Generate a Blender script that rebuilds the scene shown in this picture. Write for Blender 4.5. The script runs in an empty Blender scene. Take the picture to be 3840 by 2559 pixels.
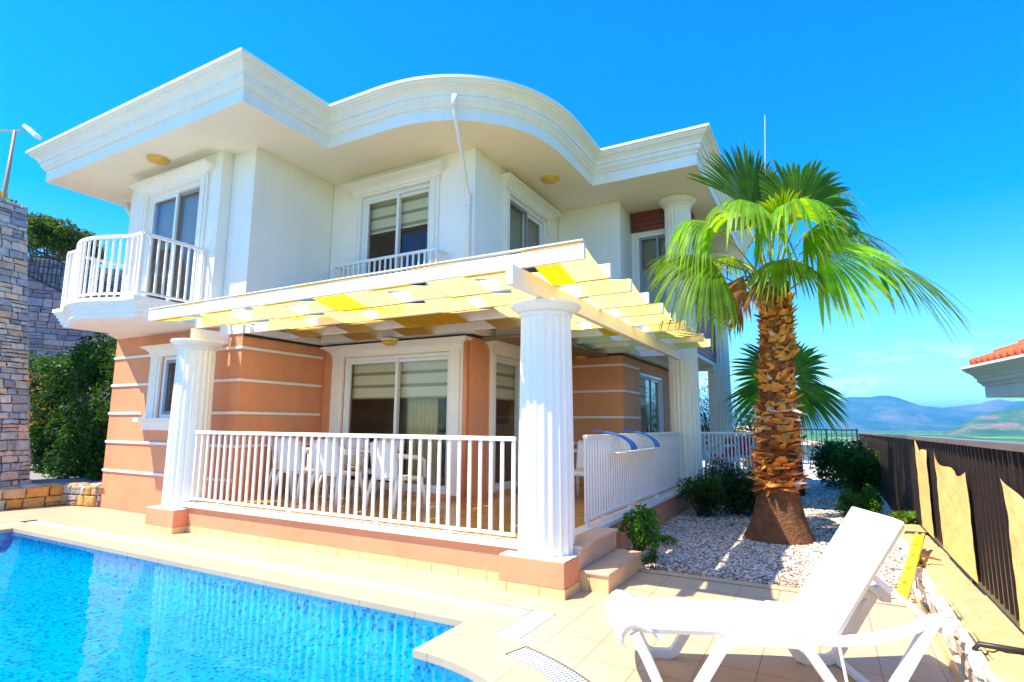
import bpy, bmesh, math, random
import numpy as np
from mathutils import Vector, Matrix
from mathutils.geometry import tessellate_polygon
random.seed(7); rng = np.random.default_rng(7)
C = bpy.context.scene.collection
SC = bpy.context.scene
R = math.radians

# ------------------------------------------------------------------ camera
cam = bpy.data.cameras.new('camera'); camo = bpy.data.objects.new('camera', cam); C.objects.link(camo)
cam.sensor_width = 36; cam.lens = 19.86; cam.clip_start = .05; cam.clip_end = 60000
_a, _b, _c = R(-28.839), R(8.365), R(.399)
_f = Vector((math.sin(_a)*math.cos(_b), math.cos(_a)*math.cos(_b), math.sin(_b)))
_r = Vector((math.cos(_a), -math.sin(_a), 0)); _u = _r.cross(_f)
_r2 = _r*math.cos(_c)+_u*math.sin(_c); _u2 = -_r*math.sin(_c)+_u*math.cos(_c)
M = Matrix((_r2, _u2, -_f)).transposed().to_4x4(); M.translation = (0, 0, 1.5)
camo.matrix_world = M; SC.camera = camo
SC.render.resolution_x = 1024; SC.render.resolution_y = 682

# ------------------------------------------------------------------ world, sun, exposure
SUN = Vector((-.40, -.445, 1)).normalized()
w = bpy.data.worlds.new('World'); SC.world = w; w.use_nodes = True
nt = w.node_tree; nt.nodes.clear(); N = nt.nodes.new; L = nt.links.new
sky = N('ShaderNodeTexSky'); sky.sky_type = 'NISHITA'; sky.sun_disc = False
sky.sun_elevation = math.asin(SUN.z); sky.sun_rotation = math.atan2(SUN.x, SUN.y)
sky.altitude = 100; sky.air_density = 1.0; sky.dust_density = .5; sky.ozone_density = 3.0
hs = N('ShaderNodeHueSaturation'); hs.inputs['Hue'].default_value = .498; hs.inputs['Saturation'].default_value = 1.6; hs.inputs['Value'].default_value = 1.12
tc = N('ShaderNodeTexCoord'); mp = N('ShaderNodeMapping'); mp.inputs['Scale'].default_value = (9, 9, 26)
nz = N('ShaderNodeTexNoise'); nz.inputs['Scale'].default_value = 1.5; nz.inputs['Detail'].default_value = 7; nz.inputs['Roughness'].default_value = .62
cr = N('ShaderNodeValToRGB'); cr.color_ramp.elements[0].position = .52; cr.color_ramp.elements[1].position = .66
sx = N('ShaderNodeSeparateXYZ'); el = N('ShaderNodeMapRange')
el.inputs['From Min'].default_value = .135; el.inputs['From Max'].default_value = .06; el.inputs['To Min'].default_value = 0; el.inputs['To Max'].default_value = .75
mm = N('ShaderNodeMath'); mm.operation = 'MULTIPLY'
mx = N('ShaderNodeMix'); mx.data_type = 'RGBA'; mx.inputs['B'].default_value = (5.2, 5.3, 5.7, 1)
tn = N('ShaderNodeMix'); tn.data_type = 'RGBA'; tn.blend_type = 'MULTIPLY'; tn.inputs['Factor'].default_value = 1; tn.inputs['B'].default_value = (.20, .86, 1.12, 1)
bg = N('ShaderNodeBackground'); bg.inputs['Strength'].default_value = .15; wo = N('ShaderNodeOutputWorld')
L(sky.outputs[0], hs.inputs['Color']); L(tc.outputs['Generated'], mp.inputs['Vector']); L(mp.outputs[0], nz.inputs['Vector'])
L(nz.outputs[0], cr.inputs[0]); L(tc.outputs['Generated'], sx.inputs[0]); L(sx.outputs['Z'], el.inputs['Value'])
L(cr.outputs[0], mm.inputs[0]); L(el.outputs[0], mm.inputs[1]); L(mm.outputs[0], mx.inputs['Factor'])
L(hs.outputs[0], tn.inputs['A']); L(tn.outputs['Result'], mx.inputs['A'])
te = N('ShaderNodeMapRange'); te.inputs['From Min'].default_value = .0; te.inputs['From Max'].default_value = .32; te.inputs['To Min'].default_value = .45; te.inputs['To Max'].default_value = 1.0; L(sx.outputs['Z'], te.inputs['Value']); m2 = N('ShaderNodeMix'); m2.data_type = 'RGBA'; L(te.outputs[0], m2.inputs['Factor']); L(sky.outputs[0], m2.inputs['A']); L(tn.outputs['Result'], m2.inputs['B']); L(m2.outputs['Result'], mx.inputs['A']); L(mx.outputs['Result'], bg.inputs['Color']); L(bg.outputs[0], wo.inputs['Surface'])
sl = bpy.data.lights.new('sun', 'SUN'); sl.energy = 4.4; sl.angle = R(.53); sl.color = (1.0, .90, .74)
so = bpy.data.objects.new('sun', sl); C.objects.link(so); so.rotation_euler = SUN.to_track_quat('Z', 'Y').to_euler(); so.location = (-20, -20, 40)
SC.view_settings.view_transform = 'Standard'; SC.view_settings.look = 'None'; SC.view_settings.gamma = 1
SC.view_settings.exposure = 1.2
SC.render.engine = 'CYCLES'
cy = SC.cycles
cy.use_denoising = True; cy.max_bounces = 10; cy.diffuse_bounces = 5; cy.glossy_bounces = 4; cy.transmission_bounces = 6; cy.transparent_max_bounces = 16
cy.sample_clamp_indirect = 8; cy.caustics_reflective = False; cy.caustics_refractive = False; cy.use_adaptive_sampling = True; cy.adaptive_threshold = .015
cy.volume_step_rate = 5

# ------------------------------------------------------------------ materials
def newmat(name):
    m = bpy.data.materials.new(name); m.use_nodes = True
    t = m.node_tree; return m, t, t.nodes['Principled BSDF']
def mat(name, col, rough=.6, var=.08, scale=3, bump=0, bscale=60, metal=0, spec=.5, attr=None, detail=4, dist=.01, streak=0):
    """principled paint, plaster, stone ... with a mottled colour and fine bump"""
    m, t, p = newmat(name); n = t.nodes.new; l = t.links.new
    p.inputs['Roughness'].default_value = rough; p.inputs['Metallic'].default_value = metal; p.inputs['Specular IOR Level'].default_value = spec
    tcn = n('ShaderNodeTexCoord'); no = n('ShaderNodeTexNoise'); no.inputs['Scale'].default_value = scale; no.inputs['Detail'].default_value = detail
    no.inputs['Roughness'].default_value = .6
    l(tcn.outputs['Object'], no.inputs['Vector'])
    r = n('ShaderNodeMapRange'); r.inputs['From Min'].default_value = .3; r.inputs['From Max'].default_value = .7
    r.inputs['To Min'].default_value = 1-var; r.inputs['To Max'].default_value = 1+var
    l(no.outputs[0], r.inputs['Value'])
    v = n('ShaderNodeVectorMath'); v.operation = 'SCALE'
    if streak:   # rain streaks and blotches of a weathered wall
        ms_ = n('ShaderNodeMapping'); ms_.inputs['Scale'].default_value = (7, 7, .45); l(tcn.outputs['Object'], ms_.inputs[0])
        n2 = n('ShaderNodeTexNoise'); n2.inputs['Scale'].default_value = 1; n2.inputs['Detail'].default_value = 6; n2.inputs['Roughness'].default_value = .7; l(ms_.outputs[0], n2.inputs['Vector'])
        r2 = n('ShaderNodeMapRange'); r2.inputs['From Min'].default_value = .35; r2.inputs['From Max'].default_value = .6; r2.inputs['To Min'].default_value = 1-streak; r2.inputs['To Max'].default_value = 1; l(n2.outputs[0], r2.inputs['Value'])
        mu = n('ShaderNodeMath'); mu.operation = 'MULTIPLY'; l(r.outputs[0], mu.inputs[0]); l(r2.outputs[0], mu.inputs[1]); l(mu.outputs[0], v.inputs['Scale'])
    else: l(r.outputs[0], v.inputs['Scale'])
    if attr:
        a = n('ShaderNodeAttribute'); a.attribute_name = attr; l(a.outputs['Color'], v.inputs[0])
    else: v.inputs[0].default_value = col[:3]
    l(v.outputs[0], p.inputs['Base Color'])
    if bump:
        nb = n('ShaderNodeTexNoise'); nb.inputs['Scale'].default_value = bscale; nb.inputs['Detail'].default_value = 5; l(tcn.outputs['Object'], nb.inputs['Vector'])
        b = n('ShaderNodeBump'); b.inputs['Strength'].default_value = bump; b.inputs['Distance'].default_value = dist
        l(nb.outputs[0], b.inputs['Height']); l(b.outputs[0], p.inputs['Normal'])
    return m
def tiles(name, c1, c2, cm, w, h, off=0, mortar=.006, rough=.35, bump=.3, rot=0, loc=(0, 0, 0), var=.06, squash=1):
    m, t, p = newmat(name); n = t.nodes.new; l = t.links.new
    tcn = n('ShaderNodeTexCoord'); mpn = n('ShaderNodeMapping'); mpn.inputs['Rotation'].default_value = (0, 0, rot); mpn.inputs['Location'].default_value = loc
    l(tcn.outputs['Object'], mpn.inputs['Vector'])
    br = n('ShaderNodeTexBrick'); br.offset = off; br.inputs['Scale'].default_value = 1
    br.inputs['Brick Width'].default_value = w; br.inputs['Row Height'].default_value = h; br.inputs['Mortar Size'].default_value = mortar; br.inputs['Mortar Smooth'].default_value = .2
    br.inputs['Color1'].default_value = (*c1, 1); br.inputs['Color2'].default_value = (*c2, 1); br.inputs['Mortar'].default_value = (*cm, 1)
    l(mpn.outputs[0], br.inputs['Vector'])
    no = n('ShaderNodeTexNoise'); no.inputs['Scale'].default_value = 2.3; no.inputs['Detail'].default_value = 6; l(tcn.outputs['Object'], no.inputs['Vector'])
    r = n('ShaderNodeMapRange'); r.inputs['From Min'].default_value = .3; r.inputs['From Max'].default_value = .7; r.inputs['To Min'].default_value = 1-var; r.inputs['To Max'].default_value = 1+var
    l(no.outputs[0], r.inputs['Value'])
    v = n('ShaderNodeVectorMath'); v.operation = 'SCALE'; l(r.outputs[0], v.inputs['Scale']); l(br.outputs['Color'], v.inputs[0]); l(v.outputs[0], p.inputs['Base Color'])
    p.inputs['Roughness'].default_value = rough
    b = n('ShaderNodeBump'); b.inputs['Strength'].default_value = bump; b.inputs['Distance'].default_value = .004; b.invert = True
    l(br.outputs['Fac'], b.inputs['Height']); l(b.outputs[0], p.inputs['Normal'])
    return m
def translucent(name, col, tcol, f=.5, rough=.6, var=.12, scale=8, attr=None, stretch=(1, 1, 1)):
    m, t, p = newmat(name); n = t.nodes.new; l = t.links.new
    tcn = n('ShaderNodeTexCoord'); mpn = n('ShaderNodeMapping'); mpn.inputs['Scale'].default_value = stretch
    no = n('ShaderNodeTexNoise'); no.inputs['Scale'].default_value = scale; l(tcn.outputs['Object'], mpn.inputs[0]); l(mpn.outputs[0], no.inputs['Vector'])
    r = n('ShaderNodeMapRange'); r.inputs['From Min'].default_value = .3; r.inputs['From Max'].default_value = .7; r.inputs['To Min'].default_value = 1-var; r.inputs['To Max'].default_value = 1+var
    l(no.outputs[0], r.inputs['Value'])
    out = []
    for c in (col, tcol):
        v = n('ShaderNodeVectorMath'); v.operation = 'SCALE'; v.inputs[0].default_value = c; l(r.outputs[0], v.inputs['Scale'])
        if attr:
            a = n('ShaderNodeAttribute'); a.attribute_name = attr
            v2 = n('ShaderNodeVectorMath'); v2.operation = 'MULTIPLY'; l(v.outputs[0], v2.inputs[0]); l(a.outputs['Color'], v2.inputs[1]); v = v2
        out.append(v)
    l(out[0].outputs[0], p.inputs['Base Color']); p.inputs['Roughness'].default_value = rough; p.inputs['Specular IOR Level'].default_value = .22
    tr = n('ShaderNodeBsdfTranslucent'); l(out[1].outputs[0], tr.inputs['Color'])
    mxs = n('ShaderNodeMixShader'); mxs.inputs[0].default_value = f
    l(p.outputs[0], mxs.inputs[1]); l(tr.outputs[0], mxs.inputs[2]); l(mxs.outputs[0], t.nodes['Material Output'].inputs['Surface'])
    return m
WHITE = (.90, .85, .77)
m_white = mat('white_render', WHITE, .75, .035, 1.2, .3, 90, streak=.035)
m_cornice = mat('white_cornice_paint', (.90, .85, .76), .6, .03, 2, .08, 60, streak=.04)
m_soffit = mat('warm_cast_soffit_paint', (.90, .82, .66), .8, .04, 1.1, .15, 60)  # cream tone puts a warm light cast into the soffit colour
m_trim = mat('white_trim', (.86, .80, .70), .5, .03, 4, .05)
m_peach = mat('peach_render', (.74, .30, .14), .8, .11, 1.1, .45, 110, streak=.045)
m_band = mat('white_band', (.82, .78, .72), .6, .03)
m_upvc = mat('white_upvc', (.80, .80, .79), .25, .02, 2)
m_metal = mat('white_metal_paint', (.86, .79, .72), .35, .03, 5)
m_grey_frame = mat('grey_frame', (.25, .28, .32), .4, .03, 5)
m_wood_white = mat('white_painted_timber', (.88, .82, .70), .5, .04, 6, .1, 40)  # creamy tint puts the glow of the canopy into the white timber
m_brown = mat('brown_cladding', (.17, .028, .012), .5, .12, 5)
m_red = mat('red_cladding', (.36, .035, .05), .5, .1, 5)
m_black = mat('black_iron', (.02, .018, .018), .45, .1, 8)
m_fence = mat('dark_brown_metal', (.034, .022, .018), .35, .15, 9)
m_fence_top = mat('brown_metal_rail', (.20, .15, .14), .3, .12, 5)
m_screen = mat('dark_screen_cloth', (.010, .006, .005), .9, .2, 6, .3, 80)
m_plastic = mat('white_resin', (.76, .75, .73), .3, .01, 2)
m_sling = mat('white_sling_fabric', (.80, .78, .73), .75, .02, 3, .2, 400)
m_step = tiles('beige_tread_tile', (.66, .44, .28), (.62, .41, .26), (.45, .3, .18), .6, .6, rough=.35)
m_skirt = tiles('yellow_skirting_tile', (.78, .53, .24), (.74, .50, .22), (.40, .26, .1), .33, 2., rough=.3)
m_deck = tiles('cream_deck_tile', (.58, .41, .265), (.54, .38, .24), (.38, .24, .12), .335, .335, mortar=.005, loc=(.13, .02, 0), rough=.45, bump=.25)
m_coping = tiles('cream_coping_slab', (.58, .40, .245), (.55, .37, .225), (.30, .18, .08), .60, 3, mortar=.003, rough=.5, bump=.2)
m_floor = tiles('terrace_floor_tile', (.56, .30, .07), (.53, .28, .06), (.24, .12, .03), .335, .335, mortar=.004, rough=.18, bump=.1)
m_grate = mat('white_grate_plastic', (.80, .79, .76), .4, .03)
m_dark = mat('dark_void', (.02, .02, .02), .9, .1)
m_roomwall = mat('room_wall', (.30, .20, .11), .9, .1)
m_lampglass = mat('amber_lamp_glass', (.72, .42, .06), .3, .15, 14)
m_mortar = mat('dark_mortar', (.10, .085, .07), .95, .2, 12, .4)
m_stone = mat('rubble_stone', (.3, .3, .3), .9, .22, 9, .6, 28, attr='col', dist=.03)
m_concrete = mat('sandy_concrete', (.56, .38, .17), .9, .16, 7, .7, 55, dist=.02)
m_curtain = mat('cream_curtain', (.46, .40, .22), .9, .1)
m_blue = mat('bright_blue_plastic', (.0, .16, .62), .35, .05)
m_yellow = mat('yellow_paint', (.86, .58, .0), .45, .1, 8)
m_rust = mat('rusty_steel', (.22, .07, .02), .8, .3, 12)
m_terracotta = mat('terracotta', (.50, .12, .045), .8, .15, 9, .3)
m_bark = mat('palm_bark', (.17, .07, .025), .95, .35, 11, .9, 30, dist=.03)
m_boot = mat('palm_leaf_base', (.4, .2, .06), .8, .25, 8, .5, 60, attr='col')
m_frond = translucent('palm_leaf', (.11, .25, .010), (.36, .66, .005), .50, .42, .25, 5, attr='col')
m_petiole = mat('palm_petiole', (.30, .30, .06), .5, .15)
m_dead = translucent('dead_palm_leaf', (.48, .20, .05), (.55, .22, .03), .35, .8, .25, 8, attr='col')
m_leaf = translucent('shrub_leaf', (.05, .12, .018), (.12, .26, .02), .35, .45, .3, 6, attr='col')
m_stem = mat('brown_stem', (.12, .07, .03), .9, .2, 12)
m_cloth = translucent('cream_canopy_cloth', (.92, .70, .28), (1.0, .74, .22), .80, .8, .07, 3, stretch=(1, 4, 1))
m_cloth2 = translucent('yellow_canopy_cloth', (.88, .60, .05), (1.0, .66, .02), .74, .8, .12, 5, stretch=(6, .6, 1))
m_tarp = mat('yellow_tarp', (.80, .57, .19), .7, .04, 3, .5, 6, dist=.05)
m_pink = mat('pink_cushion', (.65, .03, .13), .8, .1)
m_tablewood = mat('brown_table', (.12, .05, .02), .5, .1)
m_lampmetal = mat('street_lamp_metal', (.50, .28, .15), .5, .1)
# window glass: mostly clear, mirror-like at grazing angles
def glassmat():
    m, t, p = newmat('window_glass'); n = t.nodes.new; l = t.links.new
    lw = n('ShaderNodeLayerWeight'); fr = n('ShaderNodeMath'); fr.operation = 'POWER'; fr.inputs[1].default_value = 4; l(lw.outputs['Facing'], fr.inputs[0])
    tr = n('ShaderNodeBsdfTransparent'); tr.inputs[0].default_value = (.95, .96, .94, 1)
    gl = n('ShaderNodeBsdfGlossy'); gl.inputs['Roughness'].default_value = .01; gl.inputs[0].default_value = (.9, .95, 1, 1)
    r = n('ShaderNodeMapRange'); r.inputs['To Min'].default_value = .035; r.inputs['To Max'].default_value = 1
    l(fr.outputs[0], r.inputs['Value'])
    x = n('ShaderNodeMixShader'); l(r.outputs[0], x.inputs[0]); l(tr.outputs[0], x.inputs[1]); l(gl.outputs[0], x.inputs[2]); l(x.outputs[0], t.nodes['Material Output'].inputs['Surface'])
    return m
m_glass = glassmat()
def blindmat():
    m, t, p = newmat('zebra_blind'); n = t.nodes.new; l = t.links.new
    tcn = n('ShaderNodeTexCoord'); s = n('ShaderNodeSeparateXYZ'); l(tcn.outputs['Object'], s.inputs[0])
    ml = n('ShaderNodeMath'); ml.operation = 'MULTIPLY'; ml.inputs[1].default_value = 1/.215; l(s.outputs['Z'], ml.inputs[0])
    fr = n('ShaderNodeMath'); fr.operation = 'FRACT'; l(ml.outputs[0], fr.inputs[0])
    g = n('ShaderNodeMath'); g.operation = 'GREATER_THAN'; g.inputs[1].default_value = .74; l(fr.outputs[0], g.inputs[0])
    x = n('ShaderNodeMix'); x.data_type = 'RGBA'; x.inputs['A'].default_value = (.80, .77, .56, 1); x.inputs['B'].default_value = (.40, .36, .20, 1)
    l(g.outputs[0], x.inputs['Factor']); l(x.outputs['Result'], p.inputs['Base Color']); p.inputs['Roughness'].default_value = .9
    tl = n('ShaderNodeBsdfTranslucent'); l(x.outputs['Result'], tl.inputs[0]); ms = n('ShaderNodeMixShader'); ms.inputs[0].default_value = .3
    l(p.outputs[0], ms.inputs[1]); l(tl.outputs[0], ms.inputs[2]); l(ms.outputs[0], t.nodes['Material Output'].inputs['Surface'])
    return m
m_blind = blindmat()
m_blind2 = mat('dark_grey_blind', (.22, .215, .17), .9, .1)
def watermat():
    m, t, p = newmat('pool_water'); n = t.nodes.new; l = t.links.new
    tcn = n('ShaderNodeTexCoord'); no = n('ShaderNodeTexNoise'); no.inputs['Scale'].default_value = 2.6; no.inputs['Detail'].default_value = 3; l(tcn.outputs['Object'], no.inputs['Vector'])
    b = n('ShaderNodeBump'); b.inputs['Strength'].default_value = .08; b.inputs['Distance'].default_value = .05; l(no.outputs[0], b.inputs['Height'])
    lw = n('ShaderNodeLayerWeight'); l(b.outputs[0], lw.inputs['Normal']); fp = n('ShaderNodeMath'); fp.operation = 'POWER'; fp.inputs[1].default_value = 5; l(lw.outputs['Facing'], fp.inputs[0])
    fr = n('ShaderNodeMapRange'); fr.inputs['To Min'].default_value = .02; fr.inputs['To Max'].default_value = .5; l(fp.outputs[0], fr.inputs['Value'])
    tr = n('ShaderNodeBsdfTransparent'); tr.inputs[0].default_value = (.80, .98, 1, 1)
    gl = n('ShaderNodeBsdfGlossy'); gl.inputs['Roughness'].default_value = .01; l(b.outputs[0], gl.inputs['Normal'])
    x = n('ShaderNodeMixShader'); l(fr.outputs[0], x.inputs[0]); l(tr.outputs[0], x.inputs[1]); l(gl.outputs[0], x.inputs[2]); l(x.outputs[0], t.nodes['Material Output'].inputs['Surface'])
    return m
m_water = watermat()
def mosaicmat():
    m, t, p = newmat('blue_pool_mosaic'); n = t.nodes.new; l = t.links.new
    tcn = n('ShaderNodeTexCoord'); vs = n('ShaderNodeVectorMath'); vs.operation = 'SCALE'; vs.inputs['Scale'].default_value = 44; l(tcn.outputs['Object'], vs.inputs[0])
    fl = n('ShaderNodeVectorMath'); fl.operation = 'FLOOR'; l(vs.outputs[0], fl.inputs[0])
    wn = n('ShaderNodeTexWhiteNoise'); wn.noise_dimensions = '3D'; l(fl.outputs[0], wn.inputs['Vector'])
    c = n('ShaderNodeValToRGB'); e = c.color_ramp.elements
    e[0].position = 0; e[0].color = (0, .08, .26, 1); e[1].position = 1; e[1].color = (.0, .30, .50, 1)
    for ps, cl in ((.10, (0, .13, .34, 1)), (.16, (0, .22, .43, 1)), (.7, (0, .265, .47, 1))):
        q = e.new(ps); q.color = cl
    l(wn.outputs['Value'], c.inputs[0])
    # soft sun caustic ripples belong to the water, not the tile: only a slow glaze variation here
    no = n('ShaderNodeTexNoise'); no.inputs['Scale'].default_value = 1.1; l(tcn.outputs['Object'], no.inputs['Vector'])
    r = n('ShaderNodeMapRange'); r.inputs['From Min'].default_value = .3; r.inputs['From Max'].default_value = .7; r.inputs['To Min'].default_value = .93; r.inputs['To Max'].default_value = 1.05; l(no.outputs[0], r.inputs['Value'])
    v = n('ShaderNodeVectorMath'); v.operation = 'SCALE'; l(c.outputs[0], v.inputs[0]); l(r.outputs[0], v.inputs['Scale']); l(v.outputs[0], p.inputs['Base Color'])
    p.inputs['Roughness'].default_value = .6; p.inputs['Specular IOR Level'].default_value = 0
    return m
m_mosaic = mosaicmat()
def gravelmat():
    m, t, p = newmat('white_gravel_bed'); n = t.nodes.new; l = t.links.new
    tcn = n('ShaderNodeTexCoord'); vo = n('ShaderNodeTexVoronoi'); vo.inputs['Scale'].default_value = 26; l(tcn.outputs['Object'], vo.inputs['Vector'])
    c = n('ShaderNodeValToRGB'); e = c.color_ramp.elements; e[0].color = (.34, .26, .19, 1); e[1].color = (.72, .68, .62, 1); e[1].position = .8
    sp = n('ShaderNodeSeparateColor'); l(vo.outputs['Color'], sp.inputs[0]); l(sp.outputs[0], c.inputs[0]); l(c.outputs[0], p.inputs['Base Color'])
    b = n('ShaderNodeBump'); b.inputs['Strength'].default_value = 1; b.inputs['Distance'].default_value = .02; b.invert = True; l(vo.outputs['Distance'], b.inputs['Height']); l(b.outputs[0], p.inputs['Normal'])
    p.inputs['Roughness'].default_value = .9; return m
m_gravel = gravelmat()
m_plgr = mat('shade_grey_planter_gravel', (.30, .28, .26), .95, .3, 25, .8, 60, dist=.03)  # darker grey puts the shade behind the low wall into the gravel colour
m_pebble = mat('white_pebble', (.7, .7, .7), .85, .05, 30, attr='col')

# ------------------------------------------------------------------ mesh builder
class MB:
    def __init__(s): s.v = []; s.f = []; s.c = []; s.smooth = []; s.fm = []
    def add(s, vs, fs, col=None, smooth=False, mi=0):
        o = len(s.v); s.v += [tuple(x) for x in vs]
        for f in fs: s.f.append(tuple(i+o for i in f)); s.smooth.append(smooth); s.fm.append(mi)
        s.c += [col or (1, 1, 1)]*len(vs)
    def box(s, x0, x1, y0, y1, z0, z1, col=None, mi=0, M=None):
        vs = [Vector((x, y, z)) for z in (z0, z1) for y in (y0, y1) for x in (x0, x1)]
        if M: vs = [M @ v for v in vs]
        s.add(vs, [(0, 2, 3, 1), (4, 5, 7, 6), (0, 1, 5, 4), (2, 6, 7, 3), (0, 4, 6, 2), (1, 3, 7, 5)], col, mi=mi)
    def bar(s, a, b, w, h, up=(0, 0, 1), col=None):
        """box beam from a to b, w across, h along up"""
        a = Vector(a); b = Vector(b); d = (b-a).normalized(); up = Vector(up); sd = d.cross(up)
        if sd.length < 1e-4: sd = d.cross(Vector((0, 1, 0)))
        sd.normalize(); u = sd.cross(d)
        vs = [p+sd*(w/2*i)+u*(h/2*j) for p in (a, b) for i, j in ((-1, -1), (1, -1), (1, 1), (-1, 1))]
        s.add(vs, [(0, 1, 2, 3), (7, 6, 5, 4), (0, 4, 5, 1), (1, 5, 6, 2), (2, 6, 7, 3), (3, 7, 4, 0)], col)
    def tube(s, pts, rad, n=10, col=None, cap=True, flat=1):
        pts = [Vector(p) for p in pts]; rs = rad if hasattr(rad, '__len__') else [rad]*len(pts)
        vs = []; prev = None
        for i, p in enumerate(pts):
            d = (pts[min(i+1, len(pts)-1)]-pts[max(i-1, 0)]).normalized()
            ref = prev if prev is not None else (Vector((0, 0, 1)) if abs(d.z) < .9 else Vector((1, 0, 0)))
            sd = d.cross(ref)
            if sd.length < 1e-5: sd = d.cross(Vector((0, 1, 0)))
            sd.normalize(); u = sd.cross(d).normalized(); prev = u
            for k in range(n):
                t = 2*math.pi*k/n; vs.append(p+sd*math.cos(t)*rs[i]+u*math.sin(t)*rs[i]*flat)
        fs = [(i*n+k, i*n+(k+1) % n, (i+1)*n+(k+1) % n, (i+1)*n+k) for i in range(len(pts)-1) for k in range(n)]
        if cap: fs += [tuple(range(n-1, -1, -1)), tuple(range((len(pts)-1)*n, len(pts)*n))]
        s.add(vs, fs, col, True)
    def lathe(s, cx, cy, prof, n=40, col=None, flute=None):
        vs = []
        for r, z in prof:
            for k in range(n):
                t = 2*math.pi*k/n; rr = r
                vs.append((cx+rr*math.cos(t), cy+rr*math.sin(t), z))
        m = len(prof)
        fs = [(i*n+k, i*n+(k+1) % n, (i+1)*n+(k+1) % n, (i+1)*n+k) for i in range(m-1) for k in range(n)]
        fs += [tuple(range(n-1, -1, -1)), tuple(range((m-1)*n, m*n))]
        s.add(vs, fs, col, n > 24)
    def poly(s, outer, holes, z, col=None, flip=False):
        loops = [[Vector((x, y, 0)) for x, y in outer]]+[[Vector((x, y, 0)) for x, y in h] for h in holes]
        flat = [p for l in loops for p in l]; tri = tessellate_polygon(loops)
        fs = []
        for a, b, c in tri:
            n = (flat[b]-flat[a]).cross(flat[c]-flat[a]).z
            t = (a, b, c) if (n > 0) != flip else (c, b, a)
            fs.append(t)
        s.add([(p.x, p.y, z) for p in flat], fs, col)
    def wallring(s, loop, z0, z1, closed=True, col=None, flip=False):
        n = len(loop)
        for i in range(n if closed else n-1):
            a, b = loop[i], loop[(i+1) % n]
            f = (0, 1, 2, 3) if not flip else (3, 2, 1, 0)
            s.add([(a[0], a[1], z0), (b[0], b[1], z0), (b[0], b[1], z1), (a[0], a[1], z1)], [f], col)
    def build(s, name, m, parent=None, label=None, bevel=0, colattr=False, seg=1):
        me = bpy.data.meshes.new(name); me.from_pydata(s.v, [], s.f); me.update()
        ms = m if isinstance(m, (list, tuple)) else [m]
        for x in ms: me.materials.append(x)
        if any(s.smooth): me.polygons.foreach_set('use_smooth', s.smooth)
        if len(ms) > 1: me.polygons.foreach_set('material_index', s.fm)
        if colattr:
            at = me.color_attributes.new('col', 'FLOAT_COLOR', 'POINT')
            at.data.foreach_set('color', np.array([(*c, 1) for c in s.c], dtype=np.float32).ravel())
        o = bpy.data.objects.new(name, me); C.objects.link(o)
        if parent is not None: o.parent = parent
        if label: o['label'] = label
        if bevel:
            b = o.modifiers.new('bevel', 'BEVEL'); b.width = bevel; b.segments = seg; b.limit_method = 'ANGLE'; b.angle_limit = R(40)
        return o
def tag(o, label, cat, group=None):
    o['label'] = label; o['category'] = cat
    if group: o['group'] = group
    return o
def struct(o, label=None):
    o['kind'] = 'structure'
    if label: o['label'] = label
    return o
def thing(name, label, cat, group=None, loc=(0, 0, 0), rz=0):
    o = bpy.data.objects.new(name, None); C.objects.link(o); o.location = loc; o.rotation_euler = (0, 0, rz)
    o.empty_display_size = .2
    return tag(o, label, cat, group)
def fastmesh(name, V, F, m, parent=None, col=None, smooth=False):
    """V (n,3), F (m,k) numpy arrays"""
    me = bpy.data.meshes.new(name); V = np.asarray(V, np.float32); F = np.asarray(F, np.int32)
    me.vertices.add(len(V)); me.vertices.foreach_set('co', V.ravel()); k = F.shape[1]
    me.loops.add(F.size); me.loops.foreach_set('vertex_index', F.ravel())
    me.polygons.add(len(F)); me.polygons.foreach_set('loop_start', np.arange(0, F.size, k, dtype=np.int32)); me.polygons.foreach_set('loop_total', np.full(len(F), k, np.int32))
    if smooth: me.polygons.foreach_set('use_smooth', np.ones(len(F), bool))
    me.update(calc_edges=True); me.materials.append(m)
    if col is not None:
        at = me.color_attributes.new('col', 'FLOAT_COLOR', 'POINT'); at.data.foreach_set('color', np.concatenate([col, np.ones((len(V), 1))], 1).astype(np.float32).ravel())
    o = bpy.data.objects.new(name, me); C.objects.link(o)
    if parent is not None: o.parent = parent
    return o
# ================================================================== GROUND, DECK, POOL
T = .38                                      # terrace floor height
arc = lambda r, a0, a1, n: [(-2.5+r*math.cos(R(a0+(a1-a0)*i/n)), 1.73+r*math.sin(R(a0+(a1-a0)*i/n))) for i in range(n+1)]
pool_loop = [(-10.13, 3.86), (-10.13, -.4), (-2.52, -.4), (-2.52, .23)]+arc(1.5, -89.9, 89.9, 40)+[(-2.52, 3.23), (-2.52, 3.86)]
# outline of the gutter grate (its outer edge) : the deck hole
gut_out = [(-10.72, 4.36), (-10.72, -1.0), (-1.99, -1.0), (-1.99, -.26)]+arc(2.03, -76, 75.4, 44)+[(-1.985, 3.745), (-1.985, 4.36)]
gut_in = [(-10.52, 4.18), (-10.52, -.8), (-2.19, -.8), (-2.19, -.06)]+arc(1.83, -80, 80.2, 44)+[(-2.19, 3.53), (-2.19, 4.18)]
b = MB(); b.poly([(-14, -5), (.6, -5), (.6, 6.12), (-2.0, 6.12), (-2.0, 5.5), (-11.3, 5.5), (-12.3, 5.5), (-14, 5.5)], [gut_out], 0)
struct(b.build('pool_deck', m_deck), 'cream tiled deck round the pool')
b = MB(); b.poly(gut_in, [pool_loop], 0)
b.wallring(pool_loop, -.05, 0, flip=True)
struct(b.build('pool_coping', m_coping), 'cream stone coping along the pool edge')
b = MB(); b.poly(gut_out, [gut_in], -.045); b.wallring(gut_out, -.045, 0, flip=True); b.wallring(gut_in, -.045, 0)
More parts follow.
